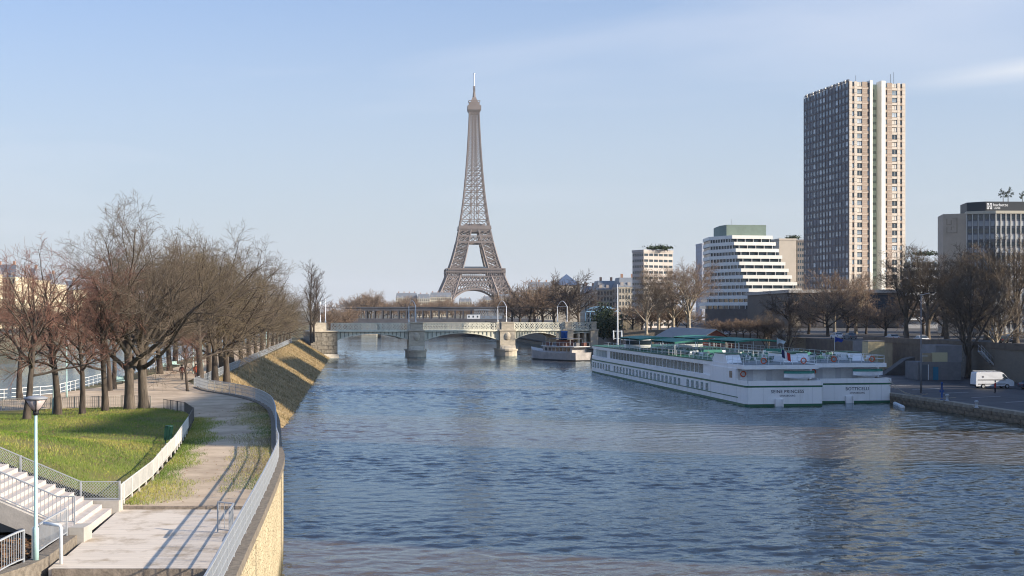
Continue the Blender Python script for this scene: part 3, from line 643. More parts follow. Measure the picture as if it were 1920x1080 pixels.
TR_lin = [proto('l', s, lin_spec, B_dark, T_olive) for s in (31, 32)] + [proto('l', 33, lin_spec, B_dark, T_brown)]
TR_pop = proto('p', 41, pop_spec, B_dark, T_dark)
TR_pla = [proto('pl', 51, plane_spec, B_plane, T_brown), proto('pl', 52, plane_spec, B_plane, T_tan), proto('pl', 53, plane_spec, B_grey, T_brown)]
TR_far = [proto('f', 61, far_spec, B_dark, T_tan), proto('f', 62, far_spec, B_dark, T_tan), proto('f', 63, far_spec, B_dark, T_dark)]

zl = lambda x, y: lawn_z(x, y) - 0.02
# two thick trunks side by side on the lawn
for k, (px, py, lab) in enumerate(((243, 769, 'tall bare tree with thick grey trunk on the lawn, its bough meeting the twin trunk'),
                                   (270, 767, 'tall bare tree with thick furrowed trunk at the lawn corner beside the path bend'))):
    g = G(px, py, 5.3); plant(TR_big[k], 'bare_tree', lab, (g.x, g.y, zl(g.x, g.y)), k * 2.1 + 0.4, 0.96)
red = [(50, 787, 0, 'dark leaning trunk'), (108, 777, 1, ''), (155, 777, 2, ''), (197, 770, 0, ''), (38, 752, 1, ''), (-30, 770, 2, ''), (205, 735, 1, ''), (214, 732, 2, '')]
LAWN_L = ['slender reddish bare tree with leaning dark trunk on the lawn row', 'slender reddish bare tree beside the teal lamp post at the board fence', 'slender reddish bare tree between the fence lamp post and the twin trunks', 'slender reddish bare tree next to the thick twin trunks on the lawn', '', 'slender reddish bare tree at the outer end of the lawn row', '', '']
for k, (px, py, i, _) in enumerate(red):
    zz = 5.4 if py > 760 else ZP; g = G(px, py, zz)
    lawn_t = py > 760
    plant(TR_red[i], 'bare_tree', LAWN_L[k] if lawn_t else 'slender bare reddish tree beyond the pale board fence by the white rails',
          (g.x, g.y, zl(g.x, g.y) if lawn_t else ZP), k * 1.3, 1.06 + 0.12 * math.sin(k * 2.2), None if lawn_t else 'reddish trees behind the board fence')
g = G(352, 736, ZP); plant(TR_red[1], 'bare_tree', 'thin young bare tree standing in the gravel path near the two walkers', (g.x, g.y, ZP), 0.3, 0.62)
lin = [(376, 722, 0, 1.0), (404, 716, 1, 0.95), (300, 703, 1, 1.0), (425, 713, 2, 0.95), (318, 697, 0, 0.95)]
for k, (px, py, i, s) in enumerate(lin):
    g = G(px, py, ZP); plant(TR_lin[i], 'bare_tree', 'broad bare tree with drooping olive brown twigs at the causeway edge', (g.x, g.y, ZP), k * 1.9, s * 1.28, 'broad bare trees lining the causeway')
k = 0
for Y in np.arange(158, 350, 14.0):
    for side in (0, 1):
        x = slope_top(Y) - 1.4 if side == 0 else left_edge(Y) + 1.6
        if side and k % 4 > 1: k += 1; continue
        plant(TR_lin[(k + side) % 3], 'bare_tree', 'broad bare tree with drooping olive brown twigs at the causeway edge', (x, float(Y) + side * 5, ZP), k * 2.3, (1.24 if Y < 250 else .95) + 0.12 * math.sin(k * 1.7), 'broad bare trees lining the causeway'); k += 1
plant(TR_pop, 'poplar_tree', 'tall narrow bare poplar rising beside the bridge abutment', (-51.0, 336, ZP), 0.4, 1.0)
plant(TR_pop, 'poplar_tree', 'shorter narrow bare poplar close behind the tall one', (-52.0, 346, ZP), 2.4, 0.92)
for k, (px, Y, s) in enumerate(((632, 445, 1.05), (648, 470, 0.8), (618, 430, 0.8))):
    plant(TR_far[k % 2], 'bare_tree', 'rounded russet tree on the island beyond the bridge', ((px - 960) / F * Y, Y, ZP), k, s, 'russet trees beyond the bridge')

# ------------------------------------------------------------------ street lamps, bin, benches, walkers
def lamp_meshes():
    base = MB().lathe((0, 0, 0), [(0.095, 0), (0.095, 1.15), (0.085, 1.2), (0.058, 1.25), (0.048, 4.75)], 12).mesh('pole', M_teal, True)
    head = MB(); head.lathe((0, 0, 0), [(0.07, 4.7), (0.10, 4.78), (0.07, 4.86)], 10)
    for a in range(4):
        t = a * math.pi / 2 + 0.4; head.bar((0.05 * math.cos(t), 0.05 * math.sin(t), 4.78), (0.33 * math.cos(t), 0.33 * math.sin(t), 5.2), 0.03)
    hm = head.mesh('bracket', M_black, True)
    bowl = MB().lathe((0, 0, 0), [(0.05, 4.82), (0.16, 4.93), (0.31, 5.19)], 16).mesh('bowl', mat('lamp_bowl', (0.45, 0.38, 0.36), 0.25), True)
    cap = MB().lathe((0, 0, 0), [(0.345, 5.19), (0.36, 5.24), (0.20, 5.29), (0.02, 5.30)], 18).mesh('cap', mat('lamp_cap', (0.25, 0.26, 0.28), 0.5), True)
    return base, hm, bowl, cap
LM = lamp_meshes()
def lamp(label, loc, group=None):
    t = thing('street_lamp', label, 'lamp', loc, 0, group)
    for nme, m in zip(('pole', 'bracket', 'bowl', 'cap'), LM): link(nme, m, t)
lamp('pale teal lamp post with funnel head standing on the kerb beside the landing', (-14.78, 41.0, ZP + 0.05))
g = G(100, 779, 5.3); lamp('pale teal lamp post at the board fence behind the lawn', (g.x, g.y, 5.3))
g = G(125, 748, ZP); lamp('pale teal lamp post at the white rails of the far water arm', (g.x, g.y, ZP))
g = G(362, 703, ZP); lamp('pale teal lamp post on the causeway behind the walkers', (g.x, g.y, ZP), 'lamp posts along the causeway')
g = G(380, 698, ZP); lamp('pale teal lamp post on the causeway behind the walkers', (g.x, g.y, ZP), 'lamp posts along the causeway')
for Y in (262, 322): lamp('pale teal lamp post among the far causeway trees', (slope_top(Y) - 2.0, Y, ZP), 'lamps among far causeway trees')

g = G(309, 838, 5.35); bt = thing('litter_bin', 'dark green litter bin on a leaning post inside the lawn fence', 'bin', (g.x, g.y, 5.3))
M_bin = mat('bin_green', (0.015, 0.07, 0.05), 0.5)
MB().bar((0, 0, -0.2), (0.1, 0, 1.1), 0.05).build('post', M_bin, bt)
b_ = MB()
for i in range(9):
    a = i * 2 * math.pi / 9; b_.bar((0.16 + 0.17 * math.cos(a), 0.17 * math.sin(a), 0.45), (0.24 + 0.2 * math.cos(a), 0.2 * math.sin(a), 1.2), 0.085, 0.02)
b_.build('basket', M_bin, bt); MB().lathe((0.24, 0, 1.2), [(0.22, 0), (0.22, 0.05)], 12).build('rim', M_bin, bt)

def bench(label, loc, rz, group=None):
    t = thing('park_bench', label, 'bench', loc, rz, group)
    for i in range(4): MB().box(-0.9, 0.9, -0.25 + 0.12 * i, -0.16 + 0.12 * i, 0.43, 0.46).build('seat_slat', M_teal, t)
    for i in range(3): MB().box(-0.9, 0.9, 0.24 + 0.03 * i, 0.265 + 0.03 * i, 0.55 + 0.13 * i, 0.65 + 0.13 * i).build('back_slat', M_teal, t)
    for x in (-0.7, 0.7):
        l = MB(); l.bar((x, -0.2, 0), (x, -0.2, 0.44), 0.05); l.bar((x, 0.2, 0), (x, 0.33, 0.95), 0.05); l.bar((x, -0.25, 0.42), (x, 0.27, 0.42), 0.04); l.build('leg', M_black, t)
for k, (px, py) in enumerate(((224, 722), (310, 693), (326, 690))):
    g = G(px, py, ZP); bench('pale green slatted park bench beside the tree row' if k == 0 else 'pale green park bench at the path edge behind the thick trunks', (g.x, g.y, ZP + 0.005), 1.1, None if k == 0 else 'benches behind the thick trunks')

def person(label, loc, rz, coat, trousers, hair=(0.03, 0.02, 0.015), stride=0.22, group=None, h=1.74):
    t = thing('person', label, 'person', loc, rz, group); s = h / 1.74
    J = {'pel': (0, 0, .95), 'wai': (0, 0, 1.12), 'che': (0, .01, 1.35), 'nec': (0, .01, 1.50), 'hd0': (0, .02, 1.60), 'hd1': (0, .02, 1.70),
         'hl': (-.10, 0, .90), 'kl': (-.11, stride * .6, .50), 'al': (-.11, stride, .09), 'tl': (-.12, stride + .17, .04),
         'hr': (.10, 0, .90), 'kr': (.11, -stride * .3, .50), 'ar': (.11, -stride * 1.2, .12), 'tr': (.12, -stride * 1.2 + .15, .04),
         'sl': (-.19, .01, 1.42), 'el': (-.25, -.08, 1.14), 'wl': (-.25, .06, .92), 'fl': (-.24, .12, .84),
         'sr': (.19, .01, 1.42), 'er': (.25, -.03, 1.14), 'wr': (.25, .13, .95), 'fr': (.24, .19, .88)}
    E = [('pel', 'wai'), ('wai', 'che'), ('che', 'nec'), ('nec', 'hd0'), ('hd0', 'hd1'), ('pel', 'hl'), ('hl', 'kl'), ('kl', 'al'), ('al', 'tl'), ('pel', 'hr'), ('hr', 'kr'), ('kr', 'ar'), ('ar', 'tr'),
         ('che', 'sl'), ('sl', 'el'), ('el', 'wl'), ('wl', 'fl'), ('che', 'sr'), ('sr', 'er'), ('er', 'wr'), ('wr', 'fr')]
    rad = dict(pel=.17, wai=.155, che=.17, nec=.06, hd0=.095, hd1=.085, hl=.10, kl=.075, al=.05, tl=.04, hr=.10, kr=.075, ar=.05, tr=.04, sl=.075, el=.06, wl=.042, fl=.03, sr=.075, er=.06, wr=.042, fr=.03)
    nm = list(J); me = bpy.data.meshes.new('body'); me.from_pydata([tuple(c * s for c in J[n]) for n in nm], [(nm.index(a), nm.index(b)) for a, b in E], [])
    o = bpy.data.objects.new('body', me); COL.objects.link(o); md = o.modifiers.new('s', 'SKIN'); md.use_smooth_shade = True
    for i, n in enumerate(nm): me.skin_vertices[0].data[i].radius = (rad[n] * s, rad[n] * s)
    me.skin_vertices[0].data[0].use_root = True
    sub = o.modifiers.new('u', 'SUBSURF'); sub.levels = 1; sub.render_levels = 1
    dg = bpy.context.evaluated_depsgraph_get(); m2 = bpy.data.meshes.new_from_object(o.evaluated_get(dg)); bpy.data.objects.remove(o)
    sk = mat('skin', (0.5, 0.32, 0.24), 0.6); m2.materials.clear()
    for m in (coat, trousers, sk, M_black): m2.materials.append(m)
    for p in m2.polygons:
        z = p.center.z / s; ax = abs(p.center.x) / s
        p.material_index = 3 if z < 0.11 else (2 if (z > 1.5 or (z < .93 and ax > .205)) else (0 if z > .78 else 1)); p.use_smooth = True
    link('body', m2, t)
    hm = MB().lathe((0, 0, 0), [(.095, 1.60), (.108, 1.67), (.09, 1.75), (.03, 1.79)], 10)
    hm.v = [(x * s, (y - .005) * s, z * s) for x, y, z in hm.v]; hm.build('hair', mat('hair_dark', hair, 0.8), t, True)
g = G(341, 713, ZP + .13); person('person in a dark brown coat walking away along the gravel path', (g.x, g.y, ZP + .13), 0.1, mat('coat_brown', (0.10, 0.035, 0.025), 0.8), mat('trouser_dark', (0.02, 0.02, 0.025), 0.8))
g = G(367, 711, ZP + .13); person('person in a rust red jacket and dark trousers walking on the gravel path', (g.x, g.y, ZP + .13), 0.0, mat('coat_rust', (0.33, 0.06, 0.025), 0.8), mat('trouser_dark', (0.02, 0.02, 0.025), 0.8), stride=0.3)

# ------------------------------------------------------------------ right bank: quay, retaining wall, upper ground
ZQ = 1.3; ZU = 6.5
qy = [40, 100, 151, 185, 230, 280, 330, 400, 500, 620, 760, 900]
QE = [(quay_x(y), y) for y in qy]
q = MB(); pol = QE + [(x + 40, y) for x, y in QE[::-1]]
q.add([(x, y, ZQ) for x, y in pol], [tuple(range(len(pol)))])
struct(q.build('quay', M_asph))
qw = thing('quay_wall', 'dark weathered stone quay wall at the parking edge', 'wall')
M_qst = mat('quay_stone', (0.26, 0.21, 0.15), 0.9, 0, 0.9, col2=(0.09, 0.075, 0.055), bump=0.9, bscale=2.2, stretch=(1, 1, 2.2))
m_ = MB()
for a, b_ in zip(QE[:-1], QE[1:]): m_.quad((a[0], a[1], -1.5), (a[0], a[1], ZQ - 0.3), (b_[0], b_[1], ZQ - 0.3), (b_[0], b_[1], -1.5))
m_.build('masonry', M_qst, qw)
cmesh = [MB().box(-0.08 - 0.02 * k, 1.0, 0.012, 2.488, -0.32, 0.05 + 0.012 * k).mesh('coping_stone', mat('coping_stone', (0.33, 0.29, 0.23), 0.9, 0.3, 0.7, bump=0.5)) for k in range(3)]
e0 = Vector((quay_x(110), 110, ZQ)); dq = (Vector((quay_x(300), 300, ZQ)) - e0).normalized(); rq = math.atan2(-dq.x, dq.y)
for i in range(70): link('coping_stone', cmesh[(i * 7) % 3], qw, e0 + dq * 2.5 * i, rq)
# lower courses that show at the near end
bl = [MB().box(-0.05 - 0.03 * k, 0.3, 0.02, 1.48, 0.02, 0.46).mesh('block', M_qst) for k in range(3)]
for r_ in range(3):
    for i in range(60): link('block', bl[(i * 5 + r_ * 2) % 3], qw, e0 + dq * (1.5 * i + (0.75 if r_ % 2 else 0)) + Vector((0, 0, -1.72 + 0.47 * r_)), rq)
# painted bay lines
for k in range(7):
    a = Vector((quay_x(150 + 9 * k) + 7, 150 + 9 * k, ZQ + 0.006)); struct(MB().hexa([(a.x, a.y), (a.x + 5, a.y + 3), (a.x + 4.95, a.y + 3.12), (a.x - 0.05, a.y + 0.12)], ZQ + 0.004, ZQ + 0.008).build('parking_line', M_white))
OFF = 33.0
def upx(Y): return quay_x(Y) + OFF
up = MB(); ue = [(upx(y), y) for y in (60, 150, 230, 280, 330, 380)] + [(quay_x(380) + 6, 381), (quay_x(500) + 3, 500), (quay_x(700) + 3, 700), (quay_x(900) + 3, 900)]
pol = ue + [(3500, 900), (3500, -200), (upx(60), -200)]
up.add([(x, y, ZU) for x, y in pol], [tuple(range(len(pol)))])
struct(up.build('street_ground', mat('street_ground', (0.085, 0.08, 0.075), 0.9, 0.3, 0.3)))
M_beige = mat('beige_wall', (0.30, 0.25, 0.17), 0.9, 0.15, 0.6); M_brownw = mat('brown_boarding', (0.14, 0.11, 0.085), 0.8, 0.2, 0.8); M_greyw = mat('grey_panel', (0.20, 0.20, 0.21), 0.7, 0.12, 0.6)
rt = thing('retaining_wall', 'long retaining wall of beige, brown and grey panels below the upper street', 'wall')
ry = [60, 150, 200, 222, 245, 262, 268, 282, 296, 310, 324, 350, 380]; rm = [M_concd, M_concd, M_concd, M_concd, M_brownw, M_beige, M_greyw, M_brownw, M_brownw, M_beige, M_concd, M_brownw]
for a, b_, m in zip(ry[:-1], ry[1:], rm):
    MB().hexa([(upx(a) - 0.5, a + 0.03), (upx(a) + 0.3, a + 0.03), (upx(b_) + 0.3, b_ - 0.03), (upx(b_) - 0.5, b_ - 0.03)], 0.5, ZU + 0.05).build('wall_panel', m, rt)
MB().hexa([(upx(60) - 0.7, 60), (upx(60) + 0.1, 60), (upx(276) + 0.1, 276), (upx(276) - 0.7, 276)], ZU + 0.06, ZU + 1.1).build('parapet', M_brownw, rt)
for a, b_ in zip(ue[5:-1], ue[6:]):
    MB().hexa([(a[0] - 0.6, a[1]), (a[0], a[1] + 0.2), (b_[0], b_[1]), (b_[0] - 0.6, b_[1] - 0.2)], -1, ZU + 0.9).build('wall_panel', M_concd, rt)

# kiosk buildings on the quay
def box_part(name, m, par, x0, x1, y0, y1, z0, z1): return MB().box(x0, x1, y0, y1, z0, z1).build(name, m, par)
kb = thing('quay_kiosk', 'low grey service building with blue door and yellowish panel on the quay', 'building', (68.2, 222, ZQ), TH * 0.4)
M_kg = mat('kiosk_grey', (0.17, 0.17, 0.175), 0.8, 0.12, 1.0)
box_part('wall', M_kg, kb, 0, 7.4, 0, 6, 0, 3.0); box_part('upper_block', M_greyw, kb, 3.3, 7.8, 0.6, 7, 3.0, 5.8)
box_part('door', mat('door_blue', (0.02, 0.16, 0.26), 0.5), kb, 2.6, 3.5, -0.06, 0.1, 0.0, 2.2); box_part('shutter', mat('shutter_cream', (0.50, 0.46, 0.29), 0.7), kb, 2.6, 5.2, 0.3, 0.7, 3.05, 4.6)
box_part('side_panel', M_beige, kb, 1.0, 2.55, 0.35, 0.7, 3.05, 4.5); box_part('post', M_white, kb, 1.75, 1.83, -0.1, 0, 0, 2.6); box_part('side_door', mat('door_slate', (0.10, 0.12, 0.14), 0.5), kb, 0.3, 1.6, -0.06, 0.1, 0.0, 2.6)
ht = thing('storage_hut', 'small pale yellow hut with horizontal boards against the retaining wall', 'hut', (69.6, 258, ZQ), TH)
M_hutb = mat('hut_board', (0.52, 0.44, 0.27), 0.75, 0.1, 1.5)
for i in range(9): box_part('board', M_hutb, ht, 0, 3.3, 0, 3, 0.62 * i, 0.62 * i + 0.6)
box_part('roof', M_greyw, ht, -0.1, 3.4, -0.1, 3.1, 5.6, 5.75)
rp_ = MB(); rp_.add([(67, 238, ZQ), (72.6, 238, ZQ), (72.6, 238, 4.6), (71.0, 238, 4.2), (67, 241, ZQ), (72.6, 241, ZQ), (72.6, 241, 4.6), (71.0, 241, 4.2)], [(0, 1, 2, 3), (7, 6, 5, 4), (0, 3, 7, 4), (3, 2, 6, 7), (1, 5, 6, 2)])
tag(rp_.build('ramp_wall', mat('ramp_dark', (0.10, 0.095, 0.09), 0.9, 0.2, 1)), 'sloping grey concrete ramp wall behind the grey service building', 'wall')
# outdoor stair by the dark trunk
st2 = thing('quay_stair', 'steel outdoor stair with handrails climbing from the quay to the street', 'stairs', (78.5, 222, ZQ), 0)
for i in range(16): box_part('tread', M_metal, st2, 4.4 - 0.27 * i, 4.75 - 0.27 * i, 0, 1.4, 0.3 * i + 0.2, 0.3 * i + 0.26)
for y in (0, 1.4):
    MB().bar((4.7, y, 0.2), (0.3, y, 4.9), 0.12, 0.25).build('string', M_metal, st2); MB().bar((4.7, y, 1.2), (0.3, y, 5.9), 0.05).build('handrail', M_metal, st2)
    s = MB()
    for i in range(9): s.bar((4.6 - 0.53 * i, y, 0.3 + 0.57 * i), (4.6 - 0.53 * i, y, 1.3 + 0.57 * i), 0.035, caps=False)
    s.build('balusters', M_metal, st2)['kind'] = 'stuff'
# hangar with grey roof
hg = thing('river_shed', 'long shed with grey pitched roof and red brown gable behind the cruise boats', 'shed', (40.6, 288, ZQ), TH)
M_gab = mat('gable_redbrown', (0.16, 0.05, 0.04), 0.8, 0.15, 2)
MB().add([(0, 0, 0), (8, 0, 0), (8, 0, 5.2), (4, 0, 7.4), (0, 0, 5.2), (0, 38, 0), (8, 38, 0), (8, 38, 5.2), (4, 38, 7.4), (0, 38, 5.2)], [(0, 1, 2, 3, 4), (9, 8, 7, 6, 5), (0, 4, 9, 5), (1, 6, 7, 2)]).build('wall', M_gab, hg)
M_rf = mat('shed_roof', (0.25, 0.24, 0.225), 0.55, 0.12, 0.5)
for i in range(12):
    y0 = -0.6 + i * 3.27; y1 = y0 + 3.22
    for sx in (0, 1):
        e, r0_ = (-0.6, 4.0) if sx == 0 else (8.6, 4.0)
        MB().add([(e, y0, 4.95), (r0_, y0, 7.46), (r0_, y1, 7.46), (e, y1, 4.95), (e, y0, 5.05), (r0_, y0, 7.58), (r0_, y1, 7.58), (e, y1, 5.05)], [(0, 1, 2, 3), (7, 6, 5, 4), (0, 4, 5, 1), (1, 5, 6, 2), (2, 6, 7, 3), (3, 7, 4, 0)]).build('roof_panel', M_rf, hg)
cb = thing('corrugated_store', 'beige corrugated steel store with flat roof at the bridge end', 'building', (35.2, 420, ZU - 1))
for i in range(12): box_part('cladding', mat('cladding_beige', (0.36, 0.30, 0.21), 0.7, 0.1, 1), cb, i * 0.5 + 0.03, i * 0.5 + 0.47, 0, 6, 0, 4.8)
box_part('wall', M_brownw, cb, 0, 6.0, 0.06, 5.9, -1, 4.75); box_part('roof', M_conc, cb, -0.3, 6.3, -0.3, 6.3, 4.81, 5.0)

# van, car, person, posts on the quay
def wheel(par, x, y, r=0.34, w=0.22):
    wm = MB().tube([(x, y - w / 2, r), (x, y + w / 2, r)], r, 16).build('wheel', mat('tyre', (0.02, 0.02, 0.02), 0.8), par, True)
    MB().tube([(x, y - w / 2 - 0.01, r), (x, y + w / 2 + 0.01, r)], r * 0.6, 12).build('rim', M_metal, wm)
def side_body(pts, w, inset=0.0):
    m = MB(); n = len(pts)
    def yy(z, s): return s * (w / 2 - inset * max(0, z - 1.1))
    vs_ = [(x, yy(z, -1), z) for x, z in pts] + [(x, yy(z, 1), z) for x, z in pts]
    m.add(vs_, [tuple(range(n)), tuple(range(2 * n - 1, n - 1, -1))] + [(i, n + i, n + (i + 1) % n, (i + 1) % n) for i in range(n)]); return m
vn = thing('delivery_van', 'white delivery van with roof rack parked on the quay', 'van', (69.3, 198.5, ZQ + 0.004), R(6)); M_van = mat('van_white', (0.72, 0.74, 0.77), 0.3, 0.04, 1, spec=0.6)
vb = side_body([(0.0, 0.35), (0.0, 1.2), (0.08, 2.35), (0.25, 2.45), (4.0, 2.45), (4.35, 2.3), (5.05, 1.5), (5.75, 1.2), (5.95, 0.95), (5.98, 0.35)], 1.95, 0.07).build('body', M_van, vn)
for s in (-1, 1):
    y = s * 0.975
    MB().add([(4.15, y * 0.953 + s * .012, 1.45), (5.0, y * 0.985 + s * .012, 1.45), (4.42, y * 0.925 + s * .012, 2.15), (4.15, y * 0.925 + s * .012, 2.15)], [(0, 1, 2, 3)]).build('side_window', M_glass, vn)
    for z in (0.62, 1.25): box_part('rub_strip', M_black, vn, 0.3, 4.6, min(y, y + s * .02), max(y, y + s * .02), z, z + 0.10)
    for x in (1.1, 4.85): wheel(vn, x, y * 0.93)
    MB().tube([(2.0 - 0.9, y * .945, 1.75), (2.0 - 0.9, y * .945 + s * 0.03, 1.75)], 0.16, 12).build('emblem', mat('emblem_grey', (0.2, 0.2, 0.22), 0.5), vn)
MB().quad((4.42, -0.80, 2.25), (5.03, -0.86, 1.52), (5.03, 0.86, 1.52), (4.42, 0.80, 2.25)).build('windscreen', M_glass, vn, loc=(0.02, 0, 0.02))
for s in (-0.75, 0.75): box_part('headlight', M_glassb, vn, 5.85, 6.0, s - 0.15, s + 0.15, 0.8, 1.0)
rk = MB()
for x in (0.4, 1.5, 2.6, 3.7): rk.bar((x, -0.85, 2.55), (x, 0.85, 2.55), 0.05)
for y in (-0.85, 0.85): rk.bar((0.3, y, 2.6), (3.9, y, 2.6), 0.05)
rk.build('roof_rack', M_metal, vn); box_part('bumper', M_black, vn, -0.08, 0.0, -0.95, 0.95, 0.35, 0.6)
def car(label, loc, rz, m, group=None, lab_cat='car'):
    t = thing('parked_car', label, lab_cat, loc, rz, group)
    side_body([(0, 0.3), (0.0, 0.75), (0.12, 0.92), (0.5, 0.98), (1.05, 1.42), (2.4, 1.45), (3.1, 0.98), (4.05, 0.85), (4.2, 0.6), (4.2, 0.3)], 1.72, 0.35).build('body', m, t)
    for s in (-1, 1):
        MB().add([(0.75, s * 0.90, 0.99), (2.95, s * 0.90, 0.99), (2.35, s * 0.765, 1.38), (1.12, s * 0.765, 1.38)], [(0, 1, 2, 3)]).build('side_window', M_glass, t)
        for x in (0.8, 3.35): wheel(t, x, s * 0.80, 0.31, 0.2)
    for s in (-0.6, 0.6): box_part('tail_light', mat('tail_red', (0.3, 0.01, 0.01), 0.4), t, -0.03, 0.02, s - 0.12, s + 0.12, 0.65, 0.82)
    MB().quad((1.06, -0.72, 1.40), (0.52, -0.8, 1.0), (0.52, 0.8, 1.0), (1.06, 0.72, 1.40)).build('rear_window', M_glass, t, loc=(-0.015, 0, 0.015))
    return t
car('dark blue car parked on the quay in front of the van', (75.4, 196, ZQ + 0.004), R(4), mat('car_dark', (0.03, 0.04, 0.07), 0.3, spec=0.6))
CC = [mat('car_silver', (0.5, 0.52, 0.55), 0.3), mat('car_white', (0.72, 0.72, 0.72), 0.3), mat('car_grey', (0.15, 0.16, 0.17), 0.3), mat('car_black', (0.02, 0.02, 0.022), 0.3)]
for k, (px, Y, c, lab) in enumerate(((1345, 330, 1, 'white car on the upper street behind the shed roof'), (1365, 345, 0, 'silver car on the upper street behind the shed roof'), (1575, 300, 1, 'white car parked on the upper street above the brown boarding'), (1600, 296, 2, 'grey car parked on the upper street above the brown boarding'),
                                     (1680, 280, 0, 'silver car on the upper street above the ramp wall'), (1735, 262, 1, 'white car on the upper street above the service building'), (1885, 260, 3, 'black car on the upper street behind the van'), (1905, 275, 0, 'silver car on the upper street behind the van'))):
    car(lab, ((px - 960) / F * Y, Y, ZU + 0.004), R(96), CC[c])
g = G(1866, 737, ZQ); person('person in a red top standing by the white van', (g.x, g.y, ZQ), 1.2, mat('top_red', (0.45, 0.04, 0.03), 0.8), mat('trouser_dark', (0.02, 0.02, 0.025), 0.8), stride=0.05)
bp2 = thing('mooring_post', 'tall blue painted post at the edge of the quay', 'post', tuple(G(1766, 750, ZQ))); M_blue = mat('post_blue', (0.02, 0.07, 0.22), 0.5)
MB().lathe((0, 0, 0), [(0.24, 0), (0.24, 0.1), (0.13, 0.12), (0.13, 2.1), (0.16, 2.15), (0.16, 2.3), (0.02, 2.36)], 12).build('shaft', M_blue, bp2, True); MB().box(-0.3, 0.3, -0.06, 0.06, 1.0, 1.3).build('plate', M_blue, bp2)
for px_, py_, lab in ((1831, 765, 'squat grey iron bollard on the coping of the parking quay'), (1776, 752, 'squat grey iron bollard beside the blue post on the quay edge')):
    bo = thing('mooring_bollard', lab, 'bollard', tuple(G(px_, py_, ZQ + .06))); MB().lathe((0, 0, 0), [(.28, 0), (.26, .1), (.17, .16), (.16, .6), (.26, .7), (.24, .85), (.05, .92)], 12).build('post', M_metal, bo, True); MB().box(-.4, .4, -.4, .4, -.02, .04).build('base_plate', M_black, bo)
lp = thing('quay_lamp', 'tall slim grey lamp mast on the quay beside the service building', 'lamp', tuple(G(1727, 737, ZQ)))
MB().lathe((0, 0, 0), [(0.13, 0), (0.11, 4), (0.06, 14)], 10).build('pole', M_greyw, lp, True); MB().bar((0, 0, 13.9), (1.4, 0, 14.2), 0.07).build('arm', M_metal, lp); MB().box(1.2, 1.9, -0.15, 0.15, 14.1, 14.25).build('head', M_black, lp); MB().box(0.1, 0.9, -0.1, 0.1, 5.2, 5.3).build('bracket', M_metal, lp)
pn = thing('pontoon_float', 'white floating boom moored along the quay wall', 'float', (53.0, 183, 0.1), math.atan2(-5.5, 34) * 0 + R(-98)); 
for i in range(5): MB().tube([(0.2 + i * 1.5, 0, 0), (1.5 + i * 1.5, 0, 0)], 0.28, 10).build('float', M_white, pn, True)
lf = thing('mast_pole', 'tall white mast with crossbars rising behind the bow of the cruise boat', 'mast', P(1158, 640, 292))
MB().lathe((0, 0, 0), [(0.22, -4), (0.16, 3), (0.09, 12.6)], 8).build('pole', M_white, lf, True)
for z, w_ in ((2.2, 1.1), (0.6, 0.9)): MB().box(-w_, w_, -0.06, 0.06, z, z + 0.12).build('crossbar', M_white, lf)
for x in (-0.9, 0.9): MB().lathe((x, 0, 0), [(0.12, 0.3), (0.16, 1.2), (0.08, 2.4)], 8).build('fitting', M_white, lf, True)

# bank trees
zt = ZU
rb = [(1212, 372, 0, 1.0, 'pale barked plane tree at the bridge end of the quay street'), (1292, 378, 1, 1.36, 'big spreading plane tree with pale limbs in front of the stepped white block'), (1262, 386, 1, 1.3, 'plane tree with pale limbs half hidden behind the big spreading one'), (1235, 384, 0, 1.1, 'plane tree between the bridge end tree and the big spreading one'),
      (1565, 352, 1, 1.15, 'rounded tan plane tree below the brown tower'), (1605, 362, 1, 1.1, 'second tan plane tree below the brown tower'), (1440, 318, 2, .72, 'small dark bare tree before the foot of the stepped white block'), (1478, 312, 2, .68, 'small dark bare tree beside the first small dark one'),
      (1700, 290, 2, 1.3, 'dark bare tree right of the brown tower foot'), (1740, 272, 2, 1.22, 'dark bare tree above the grey service building'), (1815, 228, 2, 1.25, 'dark bare tree with thick trunk rising beside the steel stair'), (1905, 262, 2, 1.35, 'dark bare tree behind the white van'), (1850, 290, 2, 1.42, 'dark bare tree in front of the office block with the sign'),
      (1775, 300, 2, 1.2, 'dark bare tree below the blank end wall of the office block')]
for k, (px, Y, i, s, lab) in enumerate(rb):
    x = (px - 960) / F * Y; z = ZU if x > upx(Y) - 0.5 or Y > 330 else ZQ
    plant(TR_pla[i], 'bare_tree', lab, (x, Y, z), k * 1.37, s)
plant(TR_pla[0], 'bare_tree', 'plane tree with sunlit cream trunk standing behind the van', P(1868, 690, 248), 2.2, 1.05)
for k in range(9):
    px = 1342 + k * 13 ; Y = 322 - k; plant(TR_far[0], 'clipped_tree', 'low clipped brown street tree in the row above the shed', ((px - 960) / F * Y, Y, ZU), k * 1.1, 0.42, 'clipped street trees')
for k in range(12):
    px = 1480 + k * 36; Y = 345 + 18 * math.sin(k * 2.1); plant(TR_far[2 if k % 3 == 0 else 0], 'bare_tree', 'bare brown street tree in the row before the dark podium', ((px - 960) / F * Y, Y, ZU), k * 1.7, 0.95 + 0.15 * math.sin(k), 'street trees before the podium')

